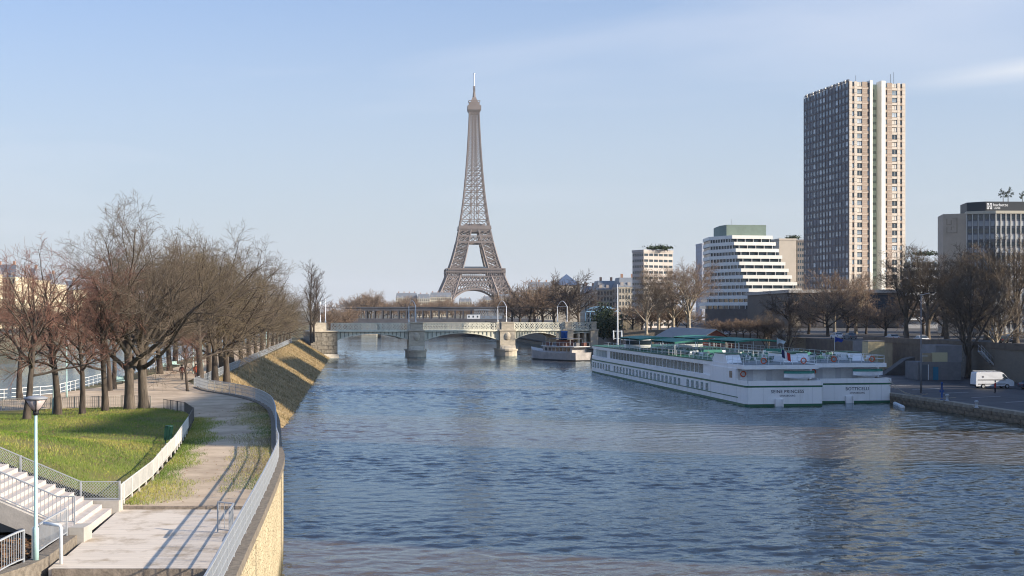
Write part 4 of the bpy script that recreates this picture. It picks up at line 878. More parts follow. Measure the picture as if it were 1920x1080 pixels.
# ------------------------------------------------------------------ cruise boats
def text_mesh(s, size, m, extrude=0.01):
    c = bpy.data.curves.new('t', 'FONT'); c.body = s; c.size = size; c.align_x = 'CENTER'; c.align_y = 'CENTER'; c.extrude = extrude; c.space_character = 1.08; c.offset = 0.006 * size
    o = bpy.data.objects.new('t', c); COL.objects.link(o); dg = bpy.context.evaluated_depsgraph_get()
    me = bpy.data.meshes.new_from_object(o.evaluated_get(dg)); bpy.data.objects.remove(o); me.materials.clear(); me.materials.append(m); return me
WB, LB = 11.0, 110.0
def outline(inset=0.0, y0=0.0, y1=LB, stern_r=0.6):
    def hw(y):
        t = max(0.0, (y - (LB - 14)) / 14.0); return (WB / 2) * (1 - 0.55 * t ** 2.4) - inset
    ys_ = [y0] + [y for y in np.linspace(y0 + stern_r, y1, 26)]
    Lp = [(WB / 2 - hw(y) + (stern_r * 0.5 if y == y0 and y0 == 0 else 0), y) for y in ys_]; Rp = [(WB / 2 + hw(y) - (stern_r * 0.5 if y == y0 and y0 == 0 else 0), y) for y in ys_]
    return Rp + Lp[::-1]
def hwl(y): t = max(0.0, (y - (LB - 14)) / 14.0); return WB / 2 - (WB / 2) * (1 - 0.55 * t ** 2.4)
win_lo = MB().box(-0.03, 0.06, -0.55, 0.55, -0.45, 0.45).mesh('cabin_window', mat('cabin_glass', (0.07, 0.10, 0.115), 0.12, 0.5, 0.25, spec=0.7)); fr_lo = MB().box(-0.02, 0.06, -0.66, 0.66, -0.55, 0.55).mesh('window_frame', mat('frame_green', (0.10, 0.24, 0.20), 0.5))
win_up = MB().box(-0.03, 0.06, -0.98, 0.98, -0.68, 0.68).mesh('saloon_window', mat('saloon_glass', (0.035, 0.05, 0.055), 0.12, 0.5, 0.25, spec=0.7))
def tender(par, x, y, z):
    t = MB(); n = 9
    for i in range(n - 1):
        a = -2.2 + 4.4 * i / (n - 1); b_ = -2.2 + 4.4 * (i + 1) / (n - 1)
        def sec(u): w_ = 0.75 * (1 - (abs(u) / 2.3) ** 2.4); return [(x + u, y - w_, z + .75), (x + u, y - w_ * .6, z + .2), (x + u, y, z + 0.35 * (abs(u) / 2.2) ** 2), (x + u, y + w_ * .6, z + .2), (x + u, y + w_, z + .75)]
        A, B = sec(a), sec(b_); t.add(A + B, [(k, k + 1, k + 6, k + 5) for k in range(4)])
    h = t.build('tender', M_boat, par); c = MB()
    for i in range(n - 1):
        a = -2.2 + 4.4 * i / (n - 1); b_ = -2.2 + 4.4 * (i + 1) / (n - 1); wa = .8 * (1 - (abs(a) / 2.3) ** 2.4); wb = .8 * (1 - (abs(b_) / 2.3) ** 2.4)
        c.add([(x + a, y - wa, z + .74), (x + a, y, z + 1.08), (x + a, y + wa, z + .74), (x + b_, y - wb, z + .74), (x + b_, y, z + 1.08), (x + b_, y + wb, z + .74)], [(0, 1, 4, 3), (1, 2, 5, 4)])
    c.build('tender_cover', M_awn, h)
def lifebuoy(par, p, ax):
    m = MB(); n = 16; pts = []
    for i in range(n + 1):
        a = 2 * math.pi * i / n; o = (0, math.cos(a) * .36, math.sin(a) * .36) if ax == 'x' else (math.cos(a) * .36, 0, math.sin(a) * .36); pts.append((p[0] + o[0], p[1] + o[1], p[2] + o[2]))
    m.tube(pts, 0.085, 6, caps=False); m.build('lifebuoy', mat('buoy_orange', (0.65, 0.13, 0.05), 0.6), par, True)
M_awn_frame = M_white
def cruise_boat(title, label, loc, rz, lead):
    t = thing('cruise_boat', label, 'boat', loc, rz)
    MB().hexa(outline(), -0.6, 0.32).build('waterline_band', M_green, t)
    MB().hexa(outline(), 0.32, 2.56).build('hull', M_boat, t)
    MB().hexa(outline(-0.05), 2.56, 2.80).build('rubbing_strake', M_green, t)
    # bulwark: side strips + stern wall, deck inside
    MB().hexa(outline(0.02, 9.0), 2.80, 3.42).build('main_deck_side', M_boat, t)
    bw = MB(); bw.box(0.35, WB - 0.35, 0.0, 0.22, 2.80, 3.45); bw.box(0.03, 0.23, 0.22, 9, 2.80, 3.45); bw.box(WB - 0.23, WB - 0.03, 0.22, 9, 2.80, 3.45); bw.box(0.25, WB - 0.25, 0.25, 9, 2.78, 2.86); bw.build('stern_bulwark', M_boat, t)
    MB().hexa(outline(0.30, 4.6, LB - 8), 3.43, 4.95).build('superstructure', M_boat, t)
    MB().hexa(outline(0.12, 1.6, LB - 7), 4.95, 5.52).build('roof_band', M_boat, t)
    MB().hexa(outline(0.06, 16, LB - 6.6), 5.52, 5.66).build('roof_edge', M_green, t)
    MB().box(0.5, WB - 0.5, 1.9, LB - 18, 5.53, 5.58).build('sun_deck', mat('deck_grey', (0.22, 0.24, 0.24), 0.8, 0.1, 1), t)
    # lower green line and cabin windows on both sides
    for sx in (0, 1):
        x = -0.02 if sx == 0 else WB + 0.02
        MB().box(x - 0.03, x + 0.03, 3.5, LB - 22, 0.98, 1.10).build('hull_line', M_green, t)
        for i in range(33):
            y = 18 + i * 2.55 + (2.4 if i > 4 else 0) + (2.2 if i > 23 else 0); xx = hwl(y) if sx == 0 else WB - hwl(y)
            f_ = link('window_frame', fr_lo, t, (xx, y, 1.68), 0 if sx == 0 else math.pi); link('pane', win_lo, f_, (0, 0, 0)).name = 'pane'
        for i in range(27):
            y = 22 + i * 2.35; xx = hwl(y) + 0.30 if sx == 0 else WB - hwl(y) - 0.30
            link('saloon_window', win_up, t, (xx, y, 4.22), 0 if sx == 0 else math.pi)
        for i in range(5):
            y = 87 + i * 2.6; y2 = y + 2.5; xa = (hwl(y) + .28, hwl(y2) + .28) if sx == 0 else (WB - hwl(y) - .28, WB - hwl(y2) - .28)
            MB().quad((xa[0] + (-.04 if sx == 0 else .04), y, 3.55), (xa[1] + (-.04 if sx == 0 else .04), y2, 3.55), (xa[1] + (-.04 if sx == 0 else .04), y2, 4.9), (xa[0] + (-.04 if sx == 0 else .04), y, 4.9)).build('lounge_pane', mat('lounge_glass', (0.16, 0.24, 0.28), 0.1, spec=0.8), t)
        MB().box(x + (0.0 if sx == 0 else -0.35), x + (0.35 if sx == 0 else 0.0), 4.4, 16.5, 2.82, 4.95).build('side_wall', M_boat, t)
        w_ = MB(); xq = (0.25, 2.4) if sx == 0 else (WB - 2.4, WB - 0.25)
        w_.add([(xq[0], 9.0, 5.53), (xq[1], 9.0, 5.53), (xq[1], 16.5, 5.53), (xq[0], 16.5, 5.53), (xq[0], 10.2, 6.75), (xq[1], 10.2, 6.75), (xq[1], 15.0, 6.75), (xq[0], 15.0, 6.75)], [(3, 2, 1, 0), (4, 5, 6, 7), (0, 1, 5, 4), (1, 2, 6, 5), (2, 3, 7, 6), (3, 0, 4, 7)]); w_.build('deck_housing', M_boat, t)
        MB().box(xq[0] - 0.05, xq[1] + 0.05, 10.0, 15.2, 6.76, 6.86).build('housing_top', M_green, t)
        MB().box(x - 0.03, x + 0.03, 6.0, 7.2, 3.6, 4.55).build('crew_window', mat('crew_glass', (0.2, 0.13, 0.09), 0.2), t)
    MB().box(0.6, WB - 0.6, 4.45, 4.6, 2.87, 4.94).build('aft_bulkhead', M_white, t)
    for x in (1.6, 4.4, 6.9): MB().box(x, x + 0.85, 4.38, 4.46, 2.9, 4.7).build('aft_door', mat('door_white', (0.62, 0.64, 0.66), 0.5), t)
    fm_ = MB().lathe((0, 0, 0), [(.05, -.55), (.17, -.45), (.17, .45), (.05, .55)], 8).mesh('fender', M_black, True); sm_ = MB().box(-.008, .02, -.012, .012, .34, 2.54).mesh('plate_seam', mat('seam_grey', (0.55, 0.56, 0.56), 0.6))
    for y_ in (3.0, 30.0, 62.0, 92.0): link('fender', fm_, t, (WB + .2, y_, 2.0))
    for i in range(15): link('plate_seam', sm_, t, (-.008, 4 + i * 6.1, 0))
    for x in (2.4, 7.6, 9.4): sq = link('plate_seam', sm_, t, (x, -.008, 0), math.pi / 2)
    # stern writing
    tm = link('ship_name', text_mesh(title, 0.62, M_text), t, (WB * 0.53, -0.012, 1.98)); tm.rotation_euler = (R(90), 0, 0)
    tm = link('home_port', text_mesh('STRASBOURG', 0.34, M_text), t, (WB * 0.53, -0.012, 1.42)); tm.rotation_euler = (R(90), 0, 0)
    rb_ = MB(); rb_.box(4.0, 4.12, -0.5, 0.0, 0.0, 1.0); rb_.box(4.98, 5.10, -0.5, 0.0, 0.0, 1.0); rb_.box(4.12, 4.98, -0.08, -0.003, 0.0, 1.02); rb_.build('rudder_guard', M_boat, t)
    tender(t, 8.2, 1.9, 3.6)
    lifebuoy(t, (1.0, 4.2, 4.2), 'y'); lifebuoy(t, (3.1, 1.8, 6.1), 'y'); lifebuoy(t, (8.8, 1.8, 6.1), 'y')
    # sun deck rail
    rl = MB()
    for z in (6.1, 6.6):
        rl.bar((0.3, 2, z), (0.3, LB - 20, z), 0.045); rl.bar((WB - 0.3, 2, z), (WB - 0.3, LB - 20, z), 0.045); rl.bar((0.3, 2, z), (WB - 0.3, 2, z), 0.045)
    rl.build('deck_rail', M_white, t); pm = MB().box(-0.025, 0.025, -0.025, 0.025, 0, 1.06).mesh('rail_post', M_white)
    for i in range(36): link('rail_post', pm, t, (0.3, 2 + i * 2.4, 5.55)); link('rail_post', pm, t, (WB - 0.3, 2 + i * 2.4, 5.55))
    for i in range(5): link('rail_post', pm, t, (2.2 + i * 1.7, 2, 5.55))
    # awnings with frames
    for y0, y1 in ((40, 56), (64, 80)):
        a = MB()
        for i in range(8):
            u0, u1 = i / 8, (i + 1) / 8; f = lambda u: 7.75 + 0.35 * math.sin(u * math.pi)
            a.add([(1.2 + 8.6 * u0, y0, f(u0)), (1.2 + 8.6 * u1, y0, f(u1)), (1.2 + 8.6 * u1, y1, f(u1)), (1.2 + 8.6 * u0, y1, f(u0)), (1.2 + 8.6 * u0, y0, f(u0) - .28), (1.2 + 8.6 * u1, y0, f(u1) - .28), (1.2 + 8.6 * u1, y1, f(u1) - .28), (1.2 + 8.6 * u0, y1, f(u0) - .28)], [(0, 1, 2, 3), (7, 6, 5, 4), (0, 4, 5, 1), (2, 6, 7, 3)])
        a.build('awning', M_awn, t)
        for x in (1.3, 9.7):
            for y in (y0 + 0.3, (y0 + y1) / 2, y1 - 0.3): MB().bar((x, y, 5.55), (x, y, 7.7), 0.09).build('awning_post', M_white, t)
    # wheelhouse forward
    wh = MB().hexa([(3, 82), (8, 82), (7.4, 86.5), (3.6, 86.5)], 5.66, 7.4).build('wheelhouse', M_boat, t); MB().hexa([(2.95, 81.9), (8.05, 81.9), (7.42, 86.6), (3.55, 86.6)], 6.3, 7.1).build('wheelhouse_window', M_glass, wh)
    # stacked deck chairs, tables, covers
    rg = random.Random(len(title))
    dcol = [mat('chair_green', (0.04, 0.13, 0.10), 0.6), M_white, mat('chair_grey', (0.35, 0.38, 0.38), 0.6)]
    cm = []
    for m in dcol:
        c = MB(); c.box(-.3, .3, -.3, .3, .38, .44); c.bar((-.28, .28, .4), (-.28, .5, .95), .04); c.bar((.28, .28, .4), (.28, .5, .95), .04); c.box(-.3, .3, .36, .44, .55, .9)
        for x in (-.26, .26):
            for y in (-.26, .26): c.bar((x, y, 0), (x, y, .4), .035)
        cm.append(c.mesh('deck_chair', m))
    for i in range(58):
        ck = link('deck_chair', cm[i % 3], t, (rg.uniform(1.3, WB - 1.3), rg.uniform(4, 38), 5.59), rg.uniform(0, 6.28))
    for i in range(2):
        y = 20 + i * 12.2; MB().hexa([(2.6 + i % 2, y), (7.2, y), (7.2, y + 1.4), (2.6 + i % 2, y + 1.4)], 5.6, 6.5 + 0.2 * (i % 2), top=[(2.9 + i % 2, y + .3), (6.9, y + .3), (6.9, y + 1.1), (2.9 + i % 2, y + 1.1)]).build('deck_cover', M_awn, t)
    return t
S0 = Vector((31.6, 178.3, 0))
b1 = cruise_boat('SEINE PRINCESS', 'white river cruise boat with long window rows moored outermost, tricolour flag astern', S0, TH + 0.012, True)
b2 = cruise_boat('BOTTICELLI', 'white river cruise boat moored against the quay inside its longer sister', S0 + N * 11.9 + D * 6.0 - D * 1.2, TH + 0.012, False)
for k, (p, q_) in enumerate(((S0 + N * 22.4 + D * 5 + Vector((0, 0, 3.3)), Vector((quay_x(176) + .6, 176, ZQ + .6))), (S0 + N * 22.4 + D * 9 + Vector((0, 0, 3.3)), Vector((quay_x(168) + .6, 168, ZQ + .6))))):
    m = MB(); m.tube([p.lerp(q_, u) - Vector((0, 0, 1.1 * math.sin(u * math.pi))) for u in np.linspace(0, 1, 12)], 0.045, 5); tag(m.build('mooring_rope', mat('rope', (0.42, 0.36, 0.27), 0.9)), 'slack mooring rope from the inner cruise boat to the quay edge' , 'rope', 'mooring ropes of the inner boat')
fl = thing('flag', 'blue white and red flag on a slanted staff at the stern', 'flag', S0 + N * 6.0 + D * 1.9 + Vector((0, 0, 5.5)), TH)
MB().bar((0, 0, 0), (-0.7, -0.6, 2.6), 0.05).build('staff', M_white, fl)
for k, c in enumerate(((0.01, 0.02, 0.09), (0.75, 0.75, 0.78), (0.5, 0.02, 0.02))):
    s = MB(); x0 = -0.55 + 0.42 * k
    for i in range(3):
        a = x0 + .14 * i; b_ = a + .14; w_ = lambda x: 0.12 * math.sin(x * 5)
        s.add([(a, -.4 + w_(a), 2.2 - (a + .55) * .5), (b_, -.4 + w_(b_), 2.2 - (b_ + .55) * .5), (b_ + .1, -.4 + w_(b_), 1.1 - (b_ + .55) * .5), (a + .1, -.4 + w_(a), 1.1 - (a + .55) * .5)], [(0, 1, 2, 3)])
    s.build('stripe', mat('flag_%d' % k, c, 0.8), fl)
for k, (px, py) in enumerate(((1457, 643), (1565, 640))):
    bf = thing('flag', 'pale flag on a pole behind the stern decks' if k == 0 else 'blue flag on a pole before the brown boarding', 'flag', P(px, 690, 225)); zz = P(px, py, 225).z - P(px, 690, 225).z
    MB().bar((0, 0, 0), (0, 0, zz + .9), 0.06).build('staff', M_white, bf); MB().add([(0.03, 0, zz + .8), (0.9, .2, zz + .5), (1.5, -.1, zz + .25), (1.2, 0, zz - .2), (0.5, .15, zz), (0.03, 0, zz - .2)], [(0, 1, 4, 5), (1, 2, 3, 4)]).build('cloth', M_glassb if k == 0 else mat('flag_blue', (0.01, 0.04, 0.25), 0.8), bf)

# old passenger boat by the bridge
ob = thing('excursion_boat', 'old white passenger boat with blue funnel and brown deckhouse near the bridge pier', 'boat', (13.0, 345, 0), R(36))
def ol(ins=0, bow=1.0): return [(2.6 - ins, -9 + ins), (3.1 - ins, -6), (3.2 - ins, 4), (2.2 - ins, 10), (0.1, 13.5 * bow - ins), (-2.2 + ins, 10), (-3.2 + ins, 4), (-3.1 + ins, -6), (-2.6 + ins, -9 + ins)]
MB().hexa(ol(0.4), -0.6, 0.3, top=ol(0.25)).build('waterline_band', M_black, ob); MB().hexa(ol(0.25), 0.3, [2.2, 2.1, 2.1, 2.6, 3.3, 2.6, 2.1, 2.1, 2.2], top=ol()).build('hull', mat('old_hull', (0.42, 0.39, 0.37), 0.6, 0.2, 0.6), ob)
MB().hexa([(2.2, -7), (2.4, 5), (-2.4, 5), (-2.2, -7)], 2.1, 3.6).build('deckhouse', mat('old_hull', (0.5, 0.47, 0.44)), ob)
for i in range(7):
    for s in (-1, 1): MB().box(s * 2.34 - .05, s * 2.34 + .05, -6.2 + i * 1.55, -5.2 + i * 1.55, 2.5, 3.3).build('window', M_glass, ob)
MB().hexa([(2.7, -8.5), (2.7, 5.5), (-2.7, 5.5), (-2.7, -8.5)], 3.6, 3.75).build('upper_deck', M_white, ob); MB().box(-1.4, 1.4, -3.4, 0.5, 3.76, 5.3).build('cabin', mat('cabin_brown', (0.16, 0.06, 0.04), 0.6), ob)
MB().box(-2.3, 2.3, -6.5, 3.0, 5.6, 5.72).build('canopy', mat('canopy_dark', (0.15, 0.14, 0.14), 0.6), ob); MB().lathe((0, -1, 0), [(0.85, 3.76), (0.85, 7.2), (0.9, 7.25), (0.9, 7.6)], 14).build('funnel', mat('funnel_blue', (0.015, 0.10, 0.36), 0.5), ob, True)
rl = MB()
for s in (-1, 1):
    rl.bar((s * 2.6, -8.3, 4.7), (s * 2.6, 5.2, 4.7), 0.05)
    for i in range(10): rl.bar((s * 2.6, -8.2 + i * 1.45, 3.75), (s * 2.6, -8.2 + i * 1.45, 4.7), 0.04)
rl.build('deck_rail', M_white, ob)
for x_, y_, c_ in ((-1.5, 3.6, 'cabin_brown'), (1.3, 4.2, 'canopy_dark'), (1.6, -7.2, 'cabin_brown'), (-1.2, -7.6, 'canopy_dark')): MB().box(x_ - .5, x_ + .5, y_ - .6, y_ + .6, 3.76, 4.7).build('deck_locker', MATS[c_], ob)
for x, y in ((-2, -6), (2, -6), (-2, 2.5), (2, 2.5)): MB().bar((x, y, 3.7), (x, y, 5.6), 0.07).build('canopy_post', M_white, ob)

# ------------------------------------------------------------------ railway bridge
A0 = Vector((-48.5, 365, 0)); bd = Vector((1, 0.32, 0)).normalized(); bn = Vector((bd.y, -bd.x, 0)); RB = math.atan2(bd.y, bd.x)
br = thing('rail_bridge', 'pale green iron arch rail bridge on stone piers crossing the river', 'bridge', A0, RB)
M_bri = mat('bridge_paint', (0.70, 0.67, 0.55), 0.6, 0, 0.6, col2=(0.52, 0.52, 0.43)); M_pier = mat('pier_stone', (0.58, 0.51, 0.40), 0.9, 0, 0.8, col2=(0.42, 0.37, 0.29), bump=0.5, bscale=1.5, stretch=(1, 1, 2))
def bs(px):  # distance along bridge line for a pixel column
    k = (px - 960) / F; return (k * A0.y - A0.x) / (bd.x - k * bd.y)
s1, s2, s3, s4 = bs(780), bs(950), bs(1064), bs(1112); BWID = 9.0; ZT = 7.35
def span(a, b, z_sp, z_mid):
    for yy in (0.0, BWID):
        n = 18; g = MB(); st_ = MB()
        for i in range(n):
            u0, u1 = i / n, (i + 1) / n; x0, x1 = a + (b - a) * u0, a + (b - a) * u1; f = lambda u: z_sp + (z_mid - z_sp) * (1 - (2 * u - 1) ** 2)
            g.hexa([(x0, yy - .12), (x1, yy - .12), (x1, yy + .12), (x0, yy + .12)], [f(u0), f(u1), f(u1), f(u0)], ZT - 0.35)
            g.hexa([(x0, yy - .3), (x1, yy - .3), (x1, yy + .3), (x0, yy + .3)], [f(u0) - .2, f(u1) - .2, f(u1) - .2, f(u0) - .2], [f(u0) + .02, f(u1) + .02, f(u1) + .02, f(u0) + .02])
        g.build('arch_girder', M_bri, br)
        for i in range(n + 1):
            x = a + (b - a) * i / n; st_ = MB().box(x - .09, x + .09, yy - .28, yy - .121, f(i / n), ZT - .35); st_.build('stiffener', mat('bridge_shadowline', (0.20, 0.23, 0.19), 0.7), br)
        MB().box(a, b, yy - .5, yy + .2, ZT - .34, ZT).build('cornice', M_bri, br)
        # lattice parapet
        pp = MB(); pp.box(a, b, yy - .3, yy - .1, ZT + 1.95, ZT + 2.1); pp.box(a, b, yy - .3, yy - .1, ZT, ZT + .15); k = int((b - a) / 1.5)
        pp.build('parapet_rail', M_bri, br)
        for i in range(k):
            x = a + (b - a) * i / k; x2 = a + (b - a) * (i + 1) / k; p_ = MB(); p_.box(x, x + .16, yy - .27, yy - .13, ZT + .15, ZT + 1.95)
            for (p, q_) in (((x, ZT + .15), (x2, ZT + 1.95)), ((x, ZT + 1.95), (x2, ZT + .15)), ((x, ZT + 1.05), ((x + x2) / 2, ZT + 1.95)), (((x + x2) / 2, ZT + 1.95), (x2, ZT + 1.05)), ((x, ZT + 1.05), ((x + x2) / 2, ZT + .15)), (((x + x2) / 2, ZT + .15), (x2, ZT + 1.05))):
                p_.bar((p[0], yy - .2, p[1]), (q_[0], yy - .2, q_[1]), 0.11, 0.13)
            p_.build('parapet_panel', M_bri, br)
    MB().box(a, b, 0.3, BWID - .3, ZT - .5, ZT - .1).build('deck', M_concd, br)
span(0, s1 - 2.2, 4.9, 6.6); span(s1 + 2.2, s2 - 2.2, 4.5, 6.7); span(s2 + 2.2, s3 - 1.4, 4.7, 6.7); span(s3 + 1.4, s4, 6.3, 6.6)
def pier(s0, w, big=True):
    t = MB(); hx = w / 2; s = 0.0; DP = BWID - 1.5; rz = TH - RB; at_ = (s0, -0.6, 0)
    def fin(m, nm): o = m.build(nm, M_pier, br); o.location = at_; o.rotation_euler = (0, 0, rz); return o
    t.box(-hx, hx, -0.9, DP, 1.9, ZT - .2); t.box(-hx - .2, hx + .2, -1.1, DP + .2, ZT - .2, ZT + .15)
    t.box(-hx + .45, hx - .45, -0.8, 1.0, ZT + .15, ZT + 2.1); t.box(-hx + .3, hx - .3, -1.0, 1.1, ZT + 2.1, ZT + 2.35)
    p = fin(t, 'pier')
    if big:
        c = MB(); hc = lambda r, d: [(r * math.cos(a), -0.9 + d * math.sin(a)) for a in np.linspace(math.pi, 2 * math.pi, 9)]
        c.hexa(hc(hx + .5, 2.6) + [(hx + .5, DP + 1), (-hx - .5, DP + 1)], -1, 1.5); c.hexa(hc(hx + .75, 2.9) + [(hx + .75, DP + 1.2), (-hx - .75, DP + 1.2)], 1.5, 1.95)
        c.hexa(hc(hx + .2, 1.9), 1.95, 3.0, top=hc(hx, .3)); fin(c, 'cutwater')
        cr = MB(); cr.lathe((0, 0, 0), [(0.9, 0), (0.75, .25), (0.2, .45)], 10); cr.v = [(x, -0.9 - z, 5.6 + y * 1.3) for x, y, z in cr.v]; fin(cr, 'carved_shield')
    return p
pier(s1, 4.4); pier(s2, 4.4); pier(s3, 2.8, False); pier(s4, 2.2, False)
for x in (s3 - 3.2, s3 + 3.4, s4 - 2.6): MB().box(x - .35, x + .35, -.4, BWID + .3, ZQ - 2, 6.3).build('column', M_pier, br)
ab = thing('bridge_abutment', 'grey stone bridge abutment with battered base standing on the island', 'abutment', A0, RB)
MB().box(-7.5, -0.1, -2.2, BWID + 1.5, 1.0, ZT - .3).build('masonry', mat('abutment_stone', (0.30, 0.27, 0.22), 0.9, 0, 0.9, col2=(0.14, 0.125, 0.10), bump=0.6, bscale=1.4, stretch=(1, 1, 2.2)), ab); MB().hexa([(-8.3, -4.2), (.3, -4.2), (.3, BWID), (-8.3, BWID)], -1, 1.0, top=[(-7.6, -2.6), (.1, -2.6), (.1, BWID), (-7.6, BWID)]).build('plinth', M_pier, ab)
MB().box(-7.8, 0.15, -2.5, BWID, ZT - .3, ZT + .1).build('cornice', M_pier, ab); MB().box(-7.5, -3.2, -2.2, 0.5, ZT + .1, ZT + 2.3).build('parapet', M_pier, ab)
for k in range(5):
    for r_ in range(5): MB().box(-7.4 + k * 1.46 + (.4 if r_ % 2 else 0), -6.05 + k * 1.46 + (.4 if r_ % 2 else 0) - (.55 if (k == 4 and r_ % 2) else 0), -2.28, -2.2, 1.15 + r_ * 1.15, 2.2 + r_ * 1.15).build('block', MATS['abutment_stone'], ab)
def gantry(label, s, y0=0.3, y1=BWID - .3, h=7.0):
    t = thing('catenary_gantry', label, 'gantry', A0 + bd * s + Vector((0, 0, ZT + .1)), RB)
    for y in (y0, y1):
        MB().lathe((0, y, 0), [(.2, 2.0), (.2, 2.6), (.10, 2.8), (.09, h - .2)], 8).build('post', M_white, t, True); MB().box(-.4, .4, y - .4, y + .4, 0, 2.1).build('pedestal', M_pier, t)
    pts = [(0, y0 + (y1 - y0) * u, h - .3 + 1.6 * math.sin(u * math.pi)) for u in np.linspace(0, 1, 13)]; MB().tube(pts, .085, 6).build('arch', M_white, t, True)
    pts = [(0, y0 + (y1 - y0) * u, h - .3) for u in np.linspace(0, 1, 3)]; MB().tube(pts, .06, 5).build('tie', M_metal, t)
gantry('white arched catenary gantry above the bridge pier nearer the island', s1); gantry('white arched catenary gantry above the mid river bridge pier', s2); gantry('white arched catenary gantry above the pier at the quay', s3); gantry('white arched catenary gantry on the abutment by the island trees', -3.0, h=8.5)
cw = MB()
for y in (2.5, 6.5): cw.tube([(x, y, 13.9 - 0.5 * math.sin(((x + 3) % 30) / 30 * math.pi)) for x in np.arange(-3, s4 + 14, 3)], 0.035, 4)
o = cw.build('overhead_wire', M_black); o.location = A0; o.rotation_euler = (0, 0, RB); tag(o, 'thin overhead contact wires strung above the rail bridge', 'wire')

# ------------------------------------------------------------------ metro viaduct farther upstream
Yv = 705.0
vd = thing('metro_viaduct', 'dark steel two level viaduct with slim columns behind the rail bridge', 'bridge', (0, Yv, 0))
M_vd = mat('viaduct_steel', (0.10, 0.10, 0.11), 0.6, 0.2, 0.2); xa, xb = (650 - 960) / F * Yv, (1010 - 960) / F * Yv
MB().box(xa, xb, -3.5, 3.5, 12.9, 14.1).build('track_deck', M_vd, vd); MB().box(xa, xb, -3.8, -3.6, 14.1, 14.9).build('track_rail', M_vd, vd); MB().box(xa, xb, -12, 12, 6.3, 8.6).build('road_deck', M_vd, vd)
cmx = MB().hexa([(-.28, -.28), (.28, -.28), (.28, .28), (-.28, .28)], 8.6, 12.9).mesh('column', M_vd)
for i in range(int((xb - xa) / 4.3)):
    for y in (-3.2, 3.2): link('column', cmx, vd, (xa + 2 + i * 4.3, y, 0))
x0, x1 = P(889, 590, Yv).x, P(945, 590, Yv).x; tr = MB()
for i in range(14):
    a, b_ = x0 + (x1 - x0) * i / 14, x0 + (x1 - x0) * (i + 1) / 14; tr.bar((a, -4.1, 11.0), (b_, -4.1, 13.6), .22); tr.bar((a, -4.1, 13.6), (b_, -4.1, 11.0), .22)
tr.box(x0, x1, -4.3, -4.0, 13.4, 13.8); tr.box(x0, x1, -4.3, -4.0, 10.8, 11.1); tr.build('lattice_girder', mat('lattice_grey', (0.3, 0.33, 0.36), 0.6), vd)
for x in (-75, -30): MB().hexa([(x - 4, -12), (x + 4, -12), (x + 4, 12), (x - 4, 12)], -1, 6.4).build('pier', M_pier, vd)
for px0, px1, y0, nm, lab, m, cat in ((876, 900, 590, 'site_cabin', 'white box cabin standing on the far viaduct road', M_white, 'cabin'), (901, 942, 592, 'cargo_container', 'long grey container beside the white cabin on the far viaduct', mat('container_grey', (0.22, 0.27, 0.33), 0.6), 'container')):
    a, b_ = P(px0, y0, Yv - 10), P(px1, y0, Yv - 10); t = thing(nm, lab, cat, (a.x, Yv - 10, 8.6)); hh = a.z - 8.6; MB().box(0, b_.x - a.x, 0, 3, 0, hh).build('body', m, t); MB().box(-.1, b_.x - a.x + .1, -.1, 3.1, hh, hh + .15).build('roof', M_metal, t)
    for i in range(3): MB().box((i + .25) * (b_.x - a.x) / 3, (i + .6) * (b_.x - a.x) / 3, -.05, 0.02, hh * .3, hh * .75).build('window' if 'cabin' in nm else 'side_panel', M_glass if 'cabin' in nm else M_greyw, t)
for k, (px, w_) in enumerate(((862, 30), (905, 26))):
    p = G(px, 628 - k * 2, 0); bg_ = thing('barge', 'dark barge moored far under the viaduct' , 'barge', (p.x, p.y - 30, 0), 0, 'dark barges under the viaduct'); MB().hexa([(-w_ / 2, -3), (w_ / 2, -3), (w_ / 2 + 2, 0), (w_ / 2, 3), (-w_ / 2, 3), (-w_ / 2 - 2, 0)], -.5, 1.8).build('hull', M_black, bg_); MB().box(-w_ / 3, w_ / 4, -2, 2, 1.8, 3.2).build('hold_cover', M_greyw, bg_)

# ------------------------------------------------------------------ far ground
M_far = mat('far_ground', (0.12, 0.11, 0.08), 0.95, 0.3, 0.02)
struct(MB().quad((-4000, 830, 6), (4000, 830, 6), (4000, 9000, 6), (-4000, 9000, 6)).build('far_ground', M_far))
struct(MB().quad((-4000, 829, -1), (4000, 829, -1), (4000, 829, 6), (-4000, 829, 6)).build('far_embankment', M_concd))
lbx = lambda y: -150 - 0.135 * (y - 350)
lb = MB(); pol = [(lbx(-100), -100), (lbx(830), 829), (-4000, 829), (-4000, -100)]; lb.add([(x, y, 5.5) for x, y in pol], [tuple(range(4))[::-1]])
lb.quad((lbx(-100), -100, -1), (lbx(830), 829, -1), (lbx(830), 829, 5.5), (lbx(-100), -100, 5.5)); struct(lb.build('left_bank_ground', M_far))

